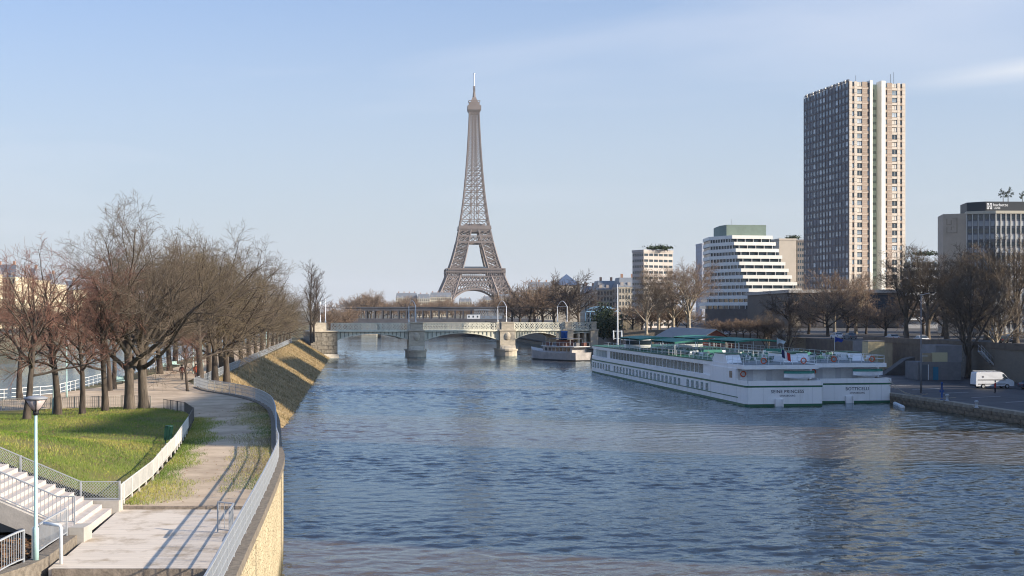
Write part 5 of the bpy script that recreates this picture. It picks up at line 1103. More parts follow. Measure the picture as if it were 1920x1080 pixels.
# ------------------------------------------------------------------ iron lattice tower
ET = P(889, 592, 1720); M_iron = mat('brown_iron', (0.205, 0.168, 0.152), 0.7, 0.12, 0.05); SY = 1720 / F
et = thing('lattice_tower', 'tall brown wrought iron lattice tower with four curved legs and three platforms', 'tower', (ET.x, ET.y, 6.0), R(5))
def ehw(z):
    zz = [0, 20, 40, 57, 75, 95, 115, 135, 160, 190, 220, 250, 276, 290]; ww = [62.5, 50.5, 41, 34.6, 28.8, 23.6, 19.6, 16.4, 13.3, 10.6, 8.5, 6.9, 5.8, 5.2]; return float(np.interp(z, zz, ww))
def eiw(z):  # inner half width of the legs
    zz = [0, 20, 40, 57, 75, 95, 115, 130]; ww = [37.5, 30.5, 24.0, 18.0, 13.0, 8.5, 4.5, 1.5]; return float(np.interp(z, zz, ww))
def lat(m, A, B, C, D_, w, n=1):  # X braced panel A-B bottom, D-C top
    for i in range(n):
        for j_ in range(n):
            f = lambda u, v: (A * (1 - u) + B * u) * (1 - v) + (D_ * (1 - u) + C * u) * v
            p00, p10, p11, p01 = f(i / n, j_ / n), f((i + 1) / n, j_ / n), f((i + 1) / n, (j_ + 1) / n), f(i / n, (j_ + 1) / n)
            m.bar(p00, p11, w, caps=False); m.bar(p10, p01, w, caps=False)
    m.bar(D_, C, w * 1.4, caps=False)
for sx in (-1, 1):
    for sy in (-1, 1):
        m = MB(); zs = [0, 9, 18, 27, 36, 46, 57, 65, 73, 81, 89, 97, 106, 115]
        for z0, z1 in zip(zs[:-1], zs[1:]):
            def cor(z): o_, i_ = ehw(z), eiw(z); return [Vector((sx * a, sy * b, z)) for a, b in ((o_, o_), (i_, o_), (i_, i_), (o_, i_))]
            a, b_ = cor(z0), cor(z1)
            for k in range(4):
                m.bar(a[k], b_[k], 2.1 if z0 < 57 else 1.6, caps=False); lat(m, a[k], a[(k + 1) % 4], b_[(k + 1) % 4], b_[k], .85 if z0 < 57 else .68, 2)
        m.build('leg', M_iron, et)
sh = MB(); zs = [115]
while zs[-1] < 274: zs.append(zs[-1] + max(4.2, ehw(zs[-1]) * 0.62))
zs[-1] = 276
for z0, z1 in zip(zs[:-1], zs[1:]):
    h0, h1 = ehw(z0), ehw(z1); c0 = [Vector((a * h0, b * h0, z0)) for a, b in ((1, 1), (-1, 1), (-1, -1), (1, -1))]; c1 = [Vector((a * h1, b * h1, z1)) for a, b in ((1, 1), (-1, 1), (-1, -1), (1, -1))]
    for k in range(4):
        n_ = (k + 1) % 4; sh.bar(c0[k], c1[k], 1.5, caps=False); 
        q0, q1, r0_, r1_ = c0[k].lerp(c0[n_], .36), c1[k].lerp(c1[n_], .36), c0[k].lerp(c0[n_], .64), c1[k].lerp(c1[n_], .64)
        for p_, q_ in ((q0, q1), (r0_, r1_)): sh.bar(p_, q_, 0.9, caps=False)
        lat(sh, c0[k], q0, q1, c1[k], .62); lat(sh, q0, r0_, r1_, q1, .5); lat(sh, r0_, c0[n_], c1[n_], r1_, .62)
    sh.bar(Vector((0, 0, z0)), Vector((0, 0, z1)), 1.2, caps=False)
sh.build('upper_shaft', M_iron, et)
def ring(m, hw, z0, z1, th): 
    m.box(-hw, hw, -hw, -hw + th, z0, z1); m.box(-hw, hw, hw - th, hw, z0, z1); m.box(-hw, -hw + th, -hw + th, hw - th, z0, z1); m.box(hw - th, hw, -hw + th, hw - th, z0, z1)
p1 = MB(); ring(p1, 38.2, 56.6, 58.0, 6); ring(p1, 37.0, 51.5, 52.6, 2.5); ring(p1, 38.0, 61.5, 62.2, 1.0); ring(p1, 35.2, 58.0, 62.4, 0.6)
for k in range(4):
    c_, s_ = math.cos(k * math.pi / 2), math.sin(k * math.pi / 2); rot = lambda x, y, z: Vector((x * c_ - y * s_, x * s_ + y * c_, z))
    for i in range(31):
        x = -37.5 + 75 * i / 30; p1.bar(rot(x, -37.6, 52.4), rot(x, -37.6, 56.7), .5, caps=False); p1.bar(rot(x, -37.9, 58), rot(x, -37.9, 61.5), .35, caps=False)
p1.build('first_platform', M_iron, et)
MB().box(-14, 14, -33, -24, 58.1, 64.5).build('pavilion', mat('pavilion_glass', (0.08, 0.10, 0.13), 0.2), et)
for k in range(4):
    c_, s_ = math.cos(k * math.pi / 2), math.sin(k * math.pi / 2); rot = lambda x, y, z: Vector((x * c_ - y * s_, x * s_ + y * c_, z)); m = MB()
    yo = lambda z: -ehw(z) - 0.3
    for z0, z1, n in ((44.5, 51.5, 15), (39.5, 44.5, 22)):
        a, b_ = ehw(z0), ehw(z1)
        for i in range(n):
            u0, u1 = -1 + 2 * i / n, -1 + 2 * (i + 1) / n; lat(m, rot(u0 * a, yo(z0), z0), rot(u1 * a, yo(z0), z0), rot(u1 * b_, yo(z1), z1), rot(u0 * b_, yo(z1), z1), .85)
    n = 28; arc = [(-37.0 * math.cos(math.pi * i / n), 9 + 30.0 * math.sin(math.pi * i / n)) for i in range(n + 1)]; arc2 = [(-33.6 * math.cos(math.pi * i / n), 9 + 26.0 * math.sin(math.pi * i / n)) for i in range(n + 1)]
    for i in range(n):
        pa, pb, qa, qb = [rot(x, yo(z), z) for x, z in (arc[i], arc[i + 1], arc2[i], arc2[i + 1])]; m.bar(pa, pb, 1.1, caps=False); m.bar(qa, qb, 1.3, 2.4, caps=False); m.bar(pa, qb, .8, caps=False); m.bar(qa, pb, .8, caps=False)
        if abs(arc[i][0]) < 34: m.bar(pa, rot(arc[i][0], yo(39.5), 39.5), .6, caps=False)
    m.build('base_arch', M_iron, et)
    g = MB(); a, b_ = ehw(97), ehw(105)
    for i in range(7):
        u0, u1 = -1 + 2 * i / 7, -1 + 2 * (i + 1) / 7; lat(g, rot(u0 * a, yo(97), 97), rot(u1 * a, yo(97), 97), rot(u1 * b_, yo(105), 105), rot(u0 * b_, yo(105), 105), .7)
    g.bar(rot(-a, yo(97), 97), rot(a, yo(97), 97), 1.2, 2.4); g.bar(rot(-b_, yo(105), 105), rot(b_, yo(105), 105), 1.0, 1.5); g.build('cross_girder', M_iron, et)
p2 = MB(); ring(p2, 21.2, 114.6, 116.2, 6); p2.hexa([(-19.6, -19.6), (19.6, -19.6), (19.6, 19.6), (-19.6, 19.6)], 110.5, 114.6, top=[(-21, -21), (21, -21), (21, 21), (-21, 21)]); ring(p2, 20.8, 116.2, 119, .4); p2.build('second_platform', M_iron, et)
MB().box(-13, 13, -13, 13, 116.2, 121.5).build('kiosk_block', M_iron, et)
p3 = MB(); p3.hexa([(-5.6, -5.6), (5.6, -5.6), (5.6, 5.6), (-5.6, 5.6)], 268, 273.5, top=[(-8.6, -8.6), (8.6, -8.6), (8.6, 8.6), (-8.6, 8.6)]); p3.box(-8.7, 8.7, -8.7, 8.7, 273.5, 279.5); p3.box(-6.8, 6.8, -6.8, 6.8, 279.5, 284); ring(p3, 7.6, 285, 286, .5); p3.hexa([(-5, -5), (5, -5), (5, 5), (-5, 5)], 284, 291, top=[(-2.2, -2.2), (2.2, -2.2), (2.2, 2.2), (-2.2, 2.2)]); p3.build('summit_platform', M_iron, et)
an = MB(); an.lathe((0, 0, 0), [(2.2, 290), (1.6, 297), (.9, 299), (.9, 306)], 8)
for i in range(8): an.box(-1.5, 1.5, -1.5, 1.5, 293 + i * 1.7, 293.8 + i * 1.7)
an.build('antenna_base', M_iron, et); MB().lathe((0, 0, 0), [(.75, 306), (.75, 322), (1.6, 322.2), (1.6, 323)], 8).build('antenna', M_white, et)
# scale the tower so its heights fall where the photograph has them
et.scale = (1.0, 1.0, 0.977)

# ------------------------------------------------------------------ buildings
def slab_block(name, label, corner, u, wu, v, wv, z0, z1, floors, bays_u, bays_v, wall_m, win_m, cat='building', win=(0.62, 0.55), roof_h=1.0, group=None, roof_m=None, indiv=300, proud=0.04, parapet=True, recess=0.18):
    """block with facade u (toward the camera) and facade v (its side); windows are panes set in raised frames"""
    u = Vector((*u, 0)).normalized(); v = Vector((*v, 0)).normalized(); t = thing(name, label, cat, (corner[0], corner[1], z0), 0, group)
    P_ = lambda a, b, z: u * a + v * b + Vector((0, 0, z)); hgt = z1 - z0
    def prism(a0, a1, b0, b1, c0, c1):
        m = MB(); q_ = [P_(a0, b0, 0), P_(a1, b0, 0), P_(a1, b1, 0), P_(a0, b1, 0)]
        if (u.x * v.y - u.y * v.x) < 0: q_ = q_[::-1]
        return m.hexa([(p.x, p.y) for p in q_], c0, c1)
    prism(0, wu, 0, wv, -0.5, hgt).build('wall', wall_m, t)
    if parapet: prism(-.15, wu + .15, -.15, wv + .15, hgt, hgt + roof_h).build('parapet', roof_m or wall_m, t)
    fh = hgt / floors; rest = MB(); cnt = 0; meshes = {}
    for dirn, wlen, nb in (('u', wu, bays_u), ('v', wv, bays_v)):
        if not nb: continue
        bw_ = wlen / nb; ww, hh = bw_ * win[0] / 2, fh * win[1] / 2
        ax = u if dirn == 'u' else v; nrm = -v if dirn == 'u' else -u; ang = math.atan2(ax.y, ax.x)
        wm = MB().box(-ww, ww, -proud, .03, -hh, hh).mesh('window', win_m); 
        sl = MB().box(-ww - .1, ww + .1, -proud - .22, .03, -hh - .18, -hh - .02).mesh('sill', wall_m)
        for f_ in range(floors):
            for b_ in range(nb):
                c = (P_((b_ + .5) * bw_, 0, 0) if dirn == 'u' else P_(0, (b_ + .5) * bw_, 0)) + Vector((0, 0, (f_ + .55) * fh))
                if cnt < indiv:
                    o = link('window', wm, t, c, ang if dirn == 'u' else ang + math.pi); cnt += 1
                    if dirn == 'v' and False: pass
                else:
                    a_ = ax * ww; n_ = nrm * proud
                    rest.add([c - a_ + n_ - Vector((0, 0, hh)), c + a_ + n_ - Vector((0, 0, hh)), c + a_ + n_ + Vector((0, 0, hh)), c - a_ + n_ + Vector((0, 0, hh))], [(0, 1, 2, 3)])
    if rest.v: rest.build('windows_rest', win_m, t)['kind'] = 'stuff'; 
    return t, P_, prism, u, v

# brown residential tower: corner nearest the camera, sunlit facade u, shaded facade v
c0 = P(1592, 540, 530); U = Vector((24.6, 6.0, 0)).normalized(); V = Vector((-9.0, 41.0, 0)).normalized(); ZB, ZTt = 21.5, 105.0
tw = thing('apartment_tower', 'very tall brown and cream apartment tower with a pale green recess and white fins', 'tower', (c0.x, c0.y, ZB))
HT = ZTt - ZB; NF = 28; FH = HT / NF
M_twb = mat('tower_brick', (0.38, 0.29, 0.225), 0.8, 0.14, 0.35); M_twl = mat('tower_light', (0.60, 0.52, 0.43), 0.8, 0.1, 0.4); M_tww = mat('tower_white', (0.78, 0.75, 0.67), 0.7, 0.05, 0.3); M_twg = mat('tower_green', (0.42, 0.50, 0.38), 0.6, 0.1, 0.2); M_twd = mat('tower_dark', (0.085, 0.075, 0.075), 0.5, 0.2, 0.3)
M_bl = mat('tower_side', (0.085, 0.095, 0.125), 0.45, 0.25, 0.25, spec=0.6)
def tpr(par, nm, m, a0, a1, b0, b1, z0, z1):
    q_ = [U * a0 + V * b0, U * a1 + V * b0, U * a1 + V * b1, U * a0 + V * b1]; return MB().hexa([(p.x, p.y) for p in q_], z0, z1).build(nm, m, par)
tpr(tw, 'core', M_twd, .3, 10.0, .3, 41.7, -.5, HT - .4); tpr(tw, 'core', M_twd, 14.3, 24.7, .3, 41.7, -.5, HT - .4); tpr(tw, 'recess_wall', M_twg, 10.0, 14.3, 3.2, 41, -.5, HT - 0.3)
cols = [(0, 1.3, 'l'), (1.3, 2.2, 'd'), (2.2, 3.5, 'l'), (3.5, 5.65, 'w'), (5.65, 8.0, 'b'), (8.0, 9.0, 'd'), (9.0, 10.2, 'p'), (13.9, 15.7, 'p'), (15.7, 16.8, 'd'), (16.8, 19.0, 'b'), (19.0, 21.3, 'w'), (21.3, 22.6, 'l'), (22.6, 23.5, 'd'), (23.5, 25.0, 'l')]
angU = math.atan2(U.y, U.x); angV = math.atan2(V.y, V.x); wg = [M_glass, M_glass2, M_glassb, mat('curtain', (0.62, 0.56, 0.48), 0.8, 0.1, 0.5), M_twd]
rgt = random.Random(5)
for a, b_, kd in cols:
    if kd == 'p': tpr(tw, 'white_fin', M_tww, a, b_, -0.9 if a > 12 else -.5, 3.5, -.5, HT + .6); continue
    if kd in 'lb':
        tpr(tw, 'wall_strip', M_twl if kd == 'l' else M_twb, a + .02, b_ - .02, -.22, .35, -.5, HT); m = MB()
        for f_ in range(NF * 2):
            z = f_ * FH / 2; q_ = [U * (a + .05) + V * -.30, U * (b_ - .05) + V * -.30, U * (b_ - .05) + V * -.21, U * (a + .05) + V * -.21]; m.hexa([(p.x, p.y) for p in q_], z, z + (.22 if f_ % 2 == 0 else .12))
        m.build('strip_bands', M_twl, tw); continue
    w2 = (b_ - a) / 2 - .04
    meshes = [MB().box(-w2, w2, -.12, .1, -.78, .78).mesh('window', mm) for mm in wg]; spn = MB().box(-w2 - .03, w2 + .03, -.28, .2, -.50, .50).mesh('spandrel', M_twl if kd == 'w' else M_twb)
    mul = MB().box(-.05, .05, -.2, .1, -.8, .8).mesh('mullion', M_tww)
    for f_ in range(NF):
        c = U * ((a + b_) / 2) + V * .18 + Vector((0, 0, f_ * FH + 1.95)); wo = link('window', meshes[rgt.choice((0, 0, 0, 1, 1, 2, 3, 3))] if kd == 'w' else meshes[rgt.choice((0, 0, 4, 1))], tw, c, angU)
        link('spandrel', spn, tw, U * ((a + b_) / 2) + V * .15 + Vector((0, 0, f_ * FH + .5)), angU)
        if kd == 'w': link('mullion', mul, wo, (w2 * .15, 0, 0))
gm = MB().box(-1.6, 1.6, -.06, .1, -.55, .55).mesh('recess_window', mat('recess_glass', (0.20, 0.24, 0.20), 0.2))
for f_ in range(NF - 2): link('recess_window', gm, tw, U * 12.1 + V * 3.2 + Vector((0, 0, f_ * FH + 1.9)), angU)
for x in (11.7, 12.5): tpr(tw, 'vent_slot', M_black, x, x + .25, 3.1, 3.25, HT - 5.5, HT - 2.3)
# shaded side
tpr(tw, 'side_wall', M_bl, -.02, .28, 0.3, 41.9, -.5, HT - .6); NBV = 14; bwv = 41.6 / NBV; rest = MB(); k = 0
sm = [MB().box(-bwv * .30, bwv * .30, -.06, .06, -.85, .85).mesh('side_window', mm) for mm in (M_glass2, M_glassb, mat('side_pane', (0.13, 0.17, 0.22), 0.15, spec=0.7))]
for b_ in range(NBV):
    for f_ in range(NF):
        c = V * (0.3 + (b_ + .5) * bwv) + U * -.05 + Vector((0, 0, f_ * FH + 1.75))
        big_ = b_ in (0, 3, 5, 7, 8, 10, 13)
        if big_ and k < 130 and rgt.random() < .75: link('side_window', sm[rgt.choice((0, 0, 0, 2, 2, 1))], tw, c, angV); k += 1
        elif rgt.random() < .6: rest.add([c - V * bwv * .28 - U * .04 + Vector((0, 0, -.8)), c + V * bwv * .28 - U * .04 + Vector((0, 0, -.8)), c + V * bwv * .28 - U * .04 + Vector((0, 0, .8)), c - V * bwv * .28 - U * .04 + Vector((0, 0, .8))], [(3, 2, 1, 0)])
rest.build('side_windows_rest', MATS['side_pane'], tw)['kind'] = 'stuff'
mm_ = MB()
for b_ in range(NBV + 1): q_ = [U * -.16 + V * (.25 + b_ * bwv), U * .0 + V * (.25 + b_ * bwv), U * .0 + V * (.45 + b_ * bwv), U * -.16 + V * (.45 + b_ * bwv)]; mm_.hexa([(p.x, p.y) for p in q_], -.5, HT)
for f_ in range(NF + 1): q_ = [U * -.10 + V * .3, U * .0 + V * .3, U * .0 + V * 41.9, U * -.10 + V * 41.9]; mm_.hexa([(p.x, p.y) for p in q_], f_ * FH, f_ * FH + .32)
mm_.build('side_grid', mat('tower_grid', (0.15, 0.125, 0.12), 0.7), tw)
for i in range(NBV): tpr(tw, 'roof_merlon', M_tww if i % 2 else M_bl, -.05, .5, .6 + i * bwv, .6 + i * bwv + bwv * .62, HT - .6, HT + .9)
for i in range(6): tpr(tw, 'roof_plant', M_twd, 2 + i * 3.6, 3.6 + i * 3.6, 14, 22, HT - .4, HT + 1.0 + .5 * (i % 2))
for x, h_ in ((4.5, 3.0), (20, 4.2), (21.5, 5.0)): MB().bar(U * x + V * 3 + Vector((0, 0, HT - .5)), U * x + V * 3 + Vector((0, 0, HT + h_)), .12).build('aerial', M_black, tw)

# podium below
pd = thing('podium', 'dark glazed podium building below the brown tower', 'building', (103, 488, ZU)); box_part('wall', mat('podium_dark', (0.07, 0.06, 0.055), 0.6, 0.2, 0.1), pd, 0, 120, 0, 90, 0, 13.0); box_part('roof_slab', M_conc, pd, -1, 121, -1, 91, 13.0, 14.2)
for i in range(30): box_part('bay', M_twd if i % 3 else mat('podium_panel', (0.22, 0.18, 0.13), 0.7, 0.15, 0.2), pd, i * 4 + .2, i * 4 + 3.8, -.12, -.02, 0.5 + 6 * 0, 6.0); 
for i in range(30): box_part('upper_pane', M_glass, pd, i * 4 + .2, i * 4 + 3.8, -.10, -.02, 7.2, 12.2)

# stepped white office block
Yw = 600.0; wb = thing('stepped_office', 'white stepped office block with dark ribbon windows and grey green roof box', 'building', (P(1338, 560, Yw).x, Yw, ZU))
xl = 0.0; M_wb = mat('office_white', (0.80, 0.79, 0.75), 0.55, 0.05, 0.2); pxm = Yw / F
floors = [(441 + 12.55 * i) for i in range(11)]
for i in range(11):
    zt_ = H - (441 + 12.55 * i - HY) * pxm - ZU; zb_ = zt_ - 12.55 * pxm
    if i < 7: xc, xr = (1373 + 2.6 * i - 1338) * pxm, (1452 + 5.2 * i - 1338) * pxm; xf = 0
    else: xc, xr = (1394 + 4 * (i - 7) - 1338) * pxm, (1492 + 8 * (i - 7) - 1338) * pxm; xf = -(i - 7) * .7
    yf = -(i * 1.0) ; yb = 34
    # plan: corner at (xc, yf); left face runs back to (xf, 16); right face runs to (xr, yf+6)
    def plan(g): return [(xc, yf - g), (xr + g, yf + 4 - g), (xr + g, yb), (xf - g, yb), (xf - g, 14)]
    wd = MB().hexa(plan(-.55), zb_, zt_ - 1.55).build('ribbon_glazing', M_glass, wb); MB().hexa(plan(0), zt_ - 1.55, zt_).build('white_band', M_wb, wb)
    a, b_ = Vector((xc, yf, 0)), Vector((xr, yf + 4, 0)); nb = 5
    for k in range(1, nb + 1): p = a.lerp(b_, (k - .4) / nb); MB().box(p.x - .10, p.x + .10, p.y - .12, p.y + .6, zb_, zt_ - 1.55).build('fin', M_wb, wb)
    a, b_ = Vector((xf, 14, 0)), Vector((xc, yf, 0)); m = MB()
    for k in range(9): p = a.lerp(b_, (k + .5) / 9); m.box(p.x - .12, p.x + .12, p.y + .05, p.y + .5, zb_, zt_ - 1.55)
    m.build('left_mullions', M_wb, wb)
MB().hexa([(16, -9), (45, -6), (45, 34), (1, 34), (-1.5, 14)], -.5, H - (441 + 12.55 * 11 - HY) * pxm - ZU).build('base_storey', M_twd, wb)
zr = H - (441 - HY) * pxm - ZU; MB().hexa([(6.5, 4), (25, 6), (25, 30), (4.6, 30), (4.6, 12)], zr, zr + 5.0).build('roof_box', mat('roof_box_green', (0.20, 0.26, 0.22), 0.7, 0.08, 0.3), wb); MB().bar((10, 12, zr + 5), (10, 12, zr + 8), .2).build('aerial', M_metal, wb)

# plain slab right of it, small block left, far grey tower
CB_ANG = 0.55
def simple_block(name, label, px0, px1, top, Y, floors, bays, wall_m, win_m, z0=ZU, depth=16, win=(.6, .5), side_px=None, cat='building', roof=None, group=None, ang=0.12):
    a = P(px0, top, Y); w_ = (px1 - px0) / F * Y / math.cos(ang)
    return slab_block(name, label, (a.x, a.y), (math.cos(ang), math.sin(ang)), w_, (-math.sin(ang), math.cos(ang)), depth, z0, a.z - .9, floors, bays, 5, wall_m, win_m, cat, win, .9, group, roof)
M_pale = mat('pale_render', (0.52, 0.46, 0.41), 0.8, 0.1, 0.15); M_grey = mat('grey_render', (0.40, 0.39, 0.38), 0.8, 0.1, 0.15); M_haus = mat('dressed_stone', (0.50, 0.44, 0.35), 0.85, 0.12, 0.1); M_zinc = mat('zinc_roof', (0.20, 0.22, 0.25), 0.5, 0.12, 0.3)
simple_block('apartment_slab', 'plain beige end wall of a slab block between white block and brown tower', 1461, 1494, 447, 650, 12, 0, mat('slab_beige', (0.52, 0.45, 0.37), 0.85, 0.06, 0.1), M_glass, depth=20)
simple_block('apartment_slab', 'dark gridded facade joined to the plain beige slab end', 1495, 1512, 449, 655, 14, 4, mat('slab_dark', (0.20, 0.18, 0.17), 0.8, 0.1, 0.2), M_glass, depth=20)
simple_block('apartment_block', 'cream apartment block with roof terrace rising behind the plane trees', 1207, 1266, 468, 490, 13, 6, M_pale, M_glass, win=(.8, .42), ang=0.55, depth=7)
simple_block('office_tower', 'distant pale grey tower left of the stepped white block', 1316, 1338, 456, 900, 16, 3, mat('far_grey', (0.42, 0.44, 0.50), 0.7, 0.05, 0.1), M_grey, win=(.3, .4))
# roof plants on cream block
def shrub(name, label, p, n, r, h, m, seed, cat='plant'):
    rng = np.random.default_rng(seed); v = []; 
    for i in range(n):
        c = np.array([rng.normal(0, r), rng.normal(0, r * .6), abs(rng.normal(0, h))]); s = .28 * rng.uniform(.5, 1.4); d = rng.normal(0, s, (3, 3)); v.append(c + d)
    o = link(name, np_mesh(name, np.array(v).reshape(-1, 3), np.arange(n * 3).reshape(-1, 3), m, smooth=False), None, p); tag(o, label, cat); return o
M_leaf = mat('dark_leaf', (0.04, 0.06, 0.025), 0.8)
shrub('roof_shrub', 'dark roof terrace planting on the cream apartment block', P(1236, 467, 494), 700, 2.3, .6, M_leaf, 3); shrub('roof_shrub', 'dark roof planting on top of the beige slab block', P(1487, 447, 662), 500, 1.8, .7, M_leaf, 4)

for k, (px, py, Y) in enumerate(((1128, 628, 398), (1146, 632, 392), (1136, 612, 412))): shrub('evergreen_bush', ['dark evergreen bush beside the last stone post of the rail bridge', 'dark evergreen bush between the bridge end and the white mast', 'dark evergreen bush under the blue station arches'][k], P(px, py, Y), 2600, 1.7, 2.6, M_leaf, 20 + k, 'bush')
# terraced white flats behind trees right of the tower
Yf = 480; tf = thing('terraced_flats', 'white terraced flats with stacked balconies right of the brown tower', 'building', (P(1697, 560, Yf).x, Yf, ZU)); wf = 76 / F * Yf
for i in range(7):
    z = i * 3.0; box_part('balcony_band', M_wb, tf, -.3 + .3 * i, wf - .5 * i, -1.2, 8, z + 3.0, z + 4.1); box_part('glazing', M_glass, tf, .3 * i, wf - .5 * i - .3, -.2, 7.5, z + 4.1, z + 6.0)
    for k in range(5): box_part('divider', M_wb, tf, .3 * i + k * (wf - .9 * i) / 5, .3 * i + k * (wf - .9 * i) / 5 + .25, -1.0, 0, z + 4.1, z + 6.0)
box_part('wall', M_grey, tf, 0, wf, 0, 8, 0, 3.0)
shrub('roof_shrub', 'dark planting along the roof of the white terraced flats', P(1735, 478, Yf + 3), 600, 2.6, .6, M_leaf, 6)

# office block with the sign
Yh = 372.0; X0 = P(1775, 400, Yh).x; hb = thing('office_block', 'concrete office block with vertical fins, blank beige end wall and dark roof storey sign', 'building', (X0, Yh, ZU)); ztop = P(1775, 400, Yh).z - ZU
M_end = mat('end_wall_beige', (0.52, 0.43, 0.33), 0.85, 0.06, 0.3); we = (1812 - 1775) / F * Yh
# blank end wall, seen obliquely
e1 = MB().hexa([(0, 3.2), (we, 0), (we + 2, 12), (2, 14)], -.5, ztop).build('end_wall', M_end, hb); SB = 7.0
bend = Vector((we + SB, -SB * .42, 0)); end = Vector((we + SB + 40, -SB * .42 + 2, 0))
MB().hexa([(we + .05, .05), (bend.x, bend.y), (end.x, end.y), (end.x, 20), (we + 2.1, 12)], -.5, ztop - .3).build('core', mat('office_core', (0.17, 0.175, 0.19), 0.5, 0.2, 0.3), hb)
NFh = 9; fhh = ztop / NFh
fm = MB().box(-.11, .11, -.38, .05, 0, ztop - .3).mesh('fin', mat('fin_stone', (0.62, 0.60, 0.55), 0.7)); wmh = MB().box(-.52, .52, -.05, .08, -.62, .62).mesh('window', M_glass); sph = MB().box(-.54, .54, -.16, .05, -.7, .7).mesh('spandrel', mat('spandrel_grey', (0.36, 0.37, 0.38), 0.6, 0.15, 0.5))
for p0, p1_, cnt in ((Vector((we, 0, 0)), bend, 5), (bend, end, 20)):
    fd = (p1_ - p0).normalized(); ah = math.atan2(fd.y, fd.x); pitch = (p1_ - p0).length / cnt if cnt == 5 else 1.42
    for i in range(cnt):
        b0 = p0 + fd * (i * pitch + .12); link('fin', fm, hb, b0, ah)
        for f_ in range(NFh): c = b0 + fd * (pitch / 2) + Vector((0, 0, f_ * fhh)); link('window', wmh, hb, c + Vector((0, 0, fhh * .68)), ah); link('spandrel', sph, hb, c + Vector((0, 0, fhh * .20)), ah)
MB().hexa([(we - .2, -.4), (bend.x, bend.y - .5), (end.x, end.y - .5), (end.x, 20), (we + 3, 12)], ztop - .29, ztop + .5).build('cornice', mat('cornice_pale', (0.55, 0.50, 0.40), 0.8), hb)
zrs = ztop + .5; q0 = Vector((bend.x - 2.2, bend.y + 1.3, 0)); q1 = Vector((end.x, end.y + 1.5, 0))
MB().hexa([(we + .8, 2.0), (q0.x, q0.y), (q1.x, q1.y), (end.x, 18), (we + 2, 11)], zrs, zrs + 2.7).build('roof_storey', mat('roof_dark', (0.045, 0.05, 0.055), 0.5), hb)
M_sign = mat('sign_white', (0.85, 0.85, 0.85), 0.5); sd = (q1 - q0).normalized(); ah = math.atan2(sd.y, sd.x); sn = Vector((sd.y, -sd.x, 0))
YS = Yh + q0.y; lx = (1850 - 960) / F * YS - X0
hl = MB(); hw_ = .75; hh_ = 1.7
for (a0, a1, z0_, z1_) in ((0, .62, 0, .18), (.88, hw_ * 2, 0, .18), (0, .62, hh_ - .18, hh_), (.88, hw_ * 2, hh_ - .18, hh_), (0, .2, .18, hh_ - .18), (hw_ * 2 - .2, hw_ * 2, .18, hh_ - .18), (.42, .62, .18, .62), (.42, .62, 1.08, hh_ - .18), (.88, 1.08, .18, .62), (.88, 1.08, 1.08, hh_ - .18), (.42, 1.08, .72, .98)): hl.box(a0, a1, -.08, 0, z0_, z1_)
def on_face(x, z): u_ = (x - q0.x) / sd.x; p = q0 + sd * u_ + sn * .06; return Vector((p.x, p.y, zrs + z))
so = hl.build('sign_emblem', M_sign, hb, loc=on_face(lx, .55)); so.rotation_euler = (0, 0, ah)
for s_t, xx, dz, sz in (('hachette', 3.95, 1.72, 1.15), ('LIVRE', 2.95, .82, .72)):
    o = link('sign_lettering', text_mesh(s_t, sz, M_sign, .03), hb, on_face(lx + xx, dz)); o.rotation_euler = (R(90), 0, ah)
# carved emblem on the end wall
ev = Vector((we, -3.2, 0)).normalized(); en = Vector((ev.y, -ev.x, 0)) * 1.0; cm_ = MB()
def eb(s0, s1, z0_, z1_):
    p = Vector((0, 3.2, 0)); q_ = [p + ev * s0 + en * .12, p + ev * s1 + en * .12, p + ev * s1 - en * .05, p + ev * s0 - en * .05]; cm_.hexa([(v_.x, v_.y) for v_ in q_], z0_, z1_)
zt0 = ztop - 5.4
for (s0, s1, z0_, z1_) in ((1.0, 3.9, 0, .14), (2.6, 3.9, 4.1, 4.24), (1.0, 1.14, 0, 1.7), (3.76, 3.9, 0, 4.24), (1.0, 2.3, 2.3, 2.44), (1.0, 1.14, 2.3, 4.1), (2.2, 2.34, .8, 1.7), (2.2, 3.1, 1.6, 1.74), (2.2, 2.34, 2.3, 3.6)): eb(s0, s1, zt0 + z0_, zt0 + z1_)
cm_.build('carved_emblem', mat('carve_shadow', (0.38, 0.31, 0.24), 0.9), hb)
# roof pines
pine_spec = dict(trunk_len=3.2, trunk_r=.12, trunk_taper=.6, limb_len=1.8, rmin=.03, levels=[lv(7, (.6, 1.1), (45, 85), 4, 4, .2, .02, .6, rr=.5), lv(9, (.3, .5), (30, 80), 2, 3, .3, 0, .3, rr=.5), lv(14, (.4, .7), (30, 90), 1, 3, .3, 0, .2, rr=.6)])
TR_pine = proto('pine', 71, pine_spec, B_dark, mat('pine_needle', (0.05, 0.07, 0.035), 0.8))
for px, s, lab in ((1881, .95, 'small dark pine on the office roof above the sign lettering'), (1890, 1.05, 'taller small dark pine on the office roof behind the sign'), (1917, .8, 'small dark pine at the far end of the office roof')): plant(TR_pine, 'pine_tree', lab, ((px - 960) / F * (Yh + 4), Yh + 4, ZU + zrs + 2.6), px, s)

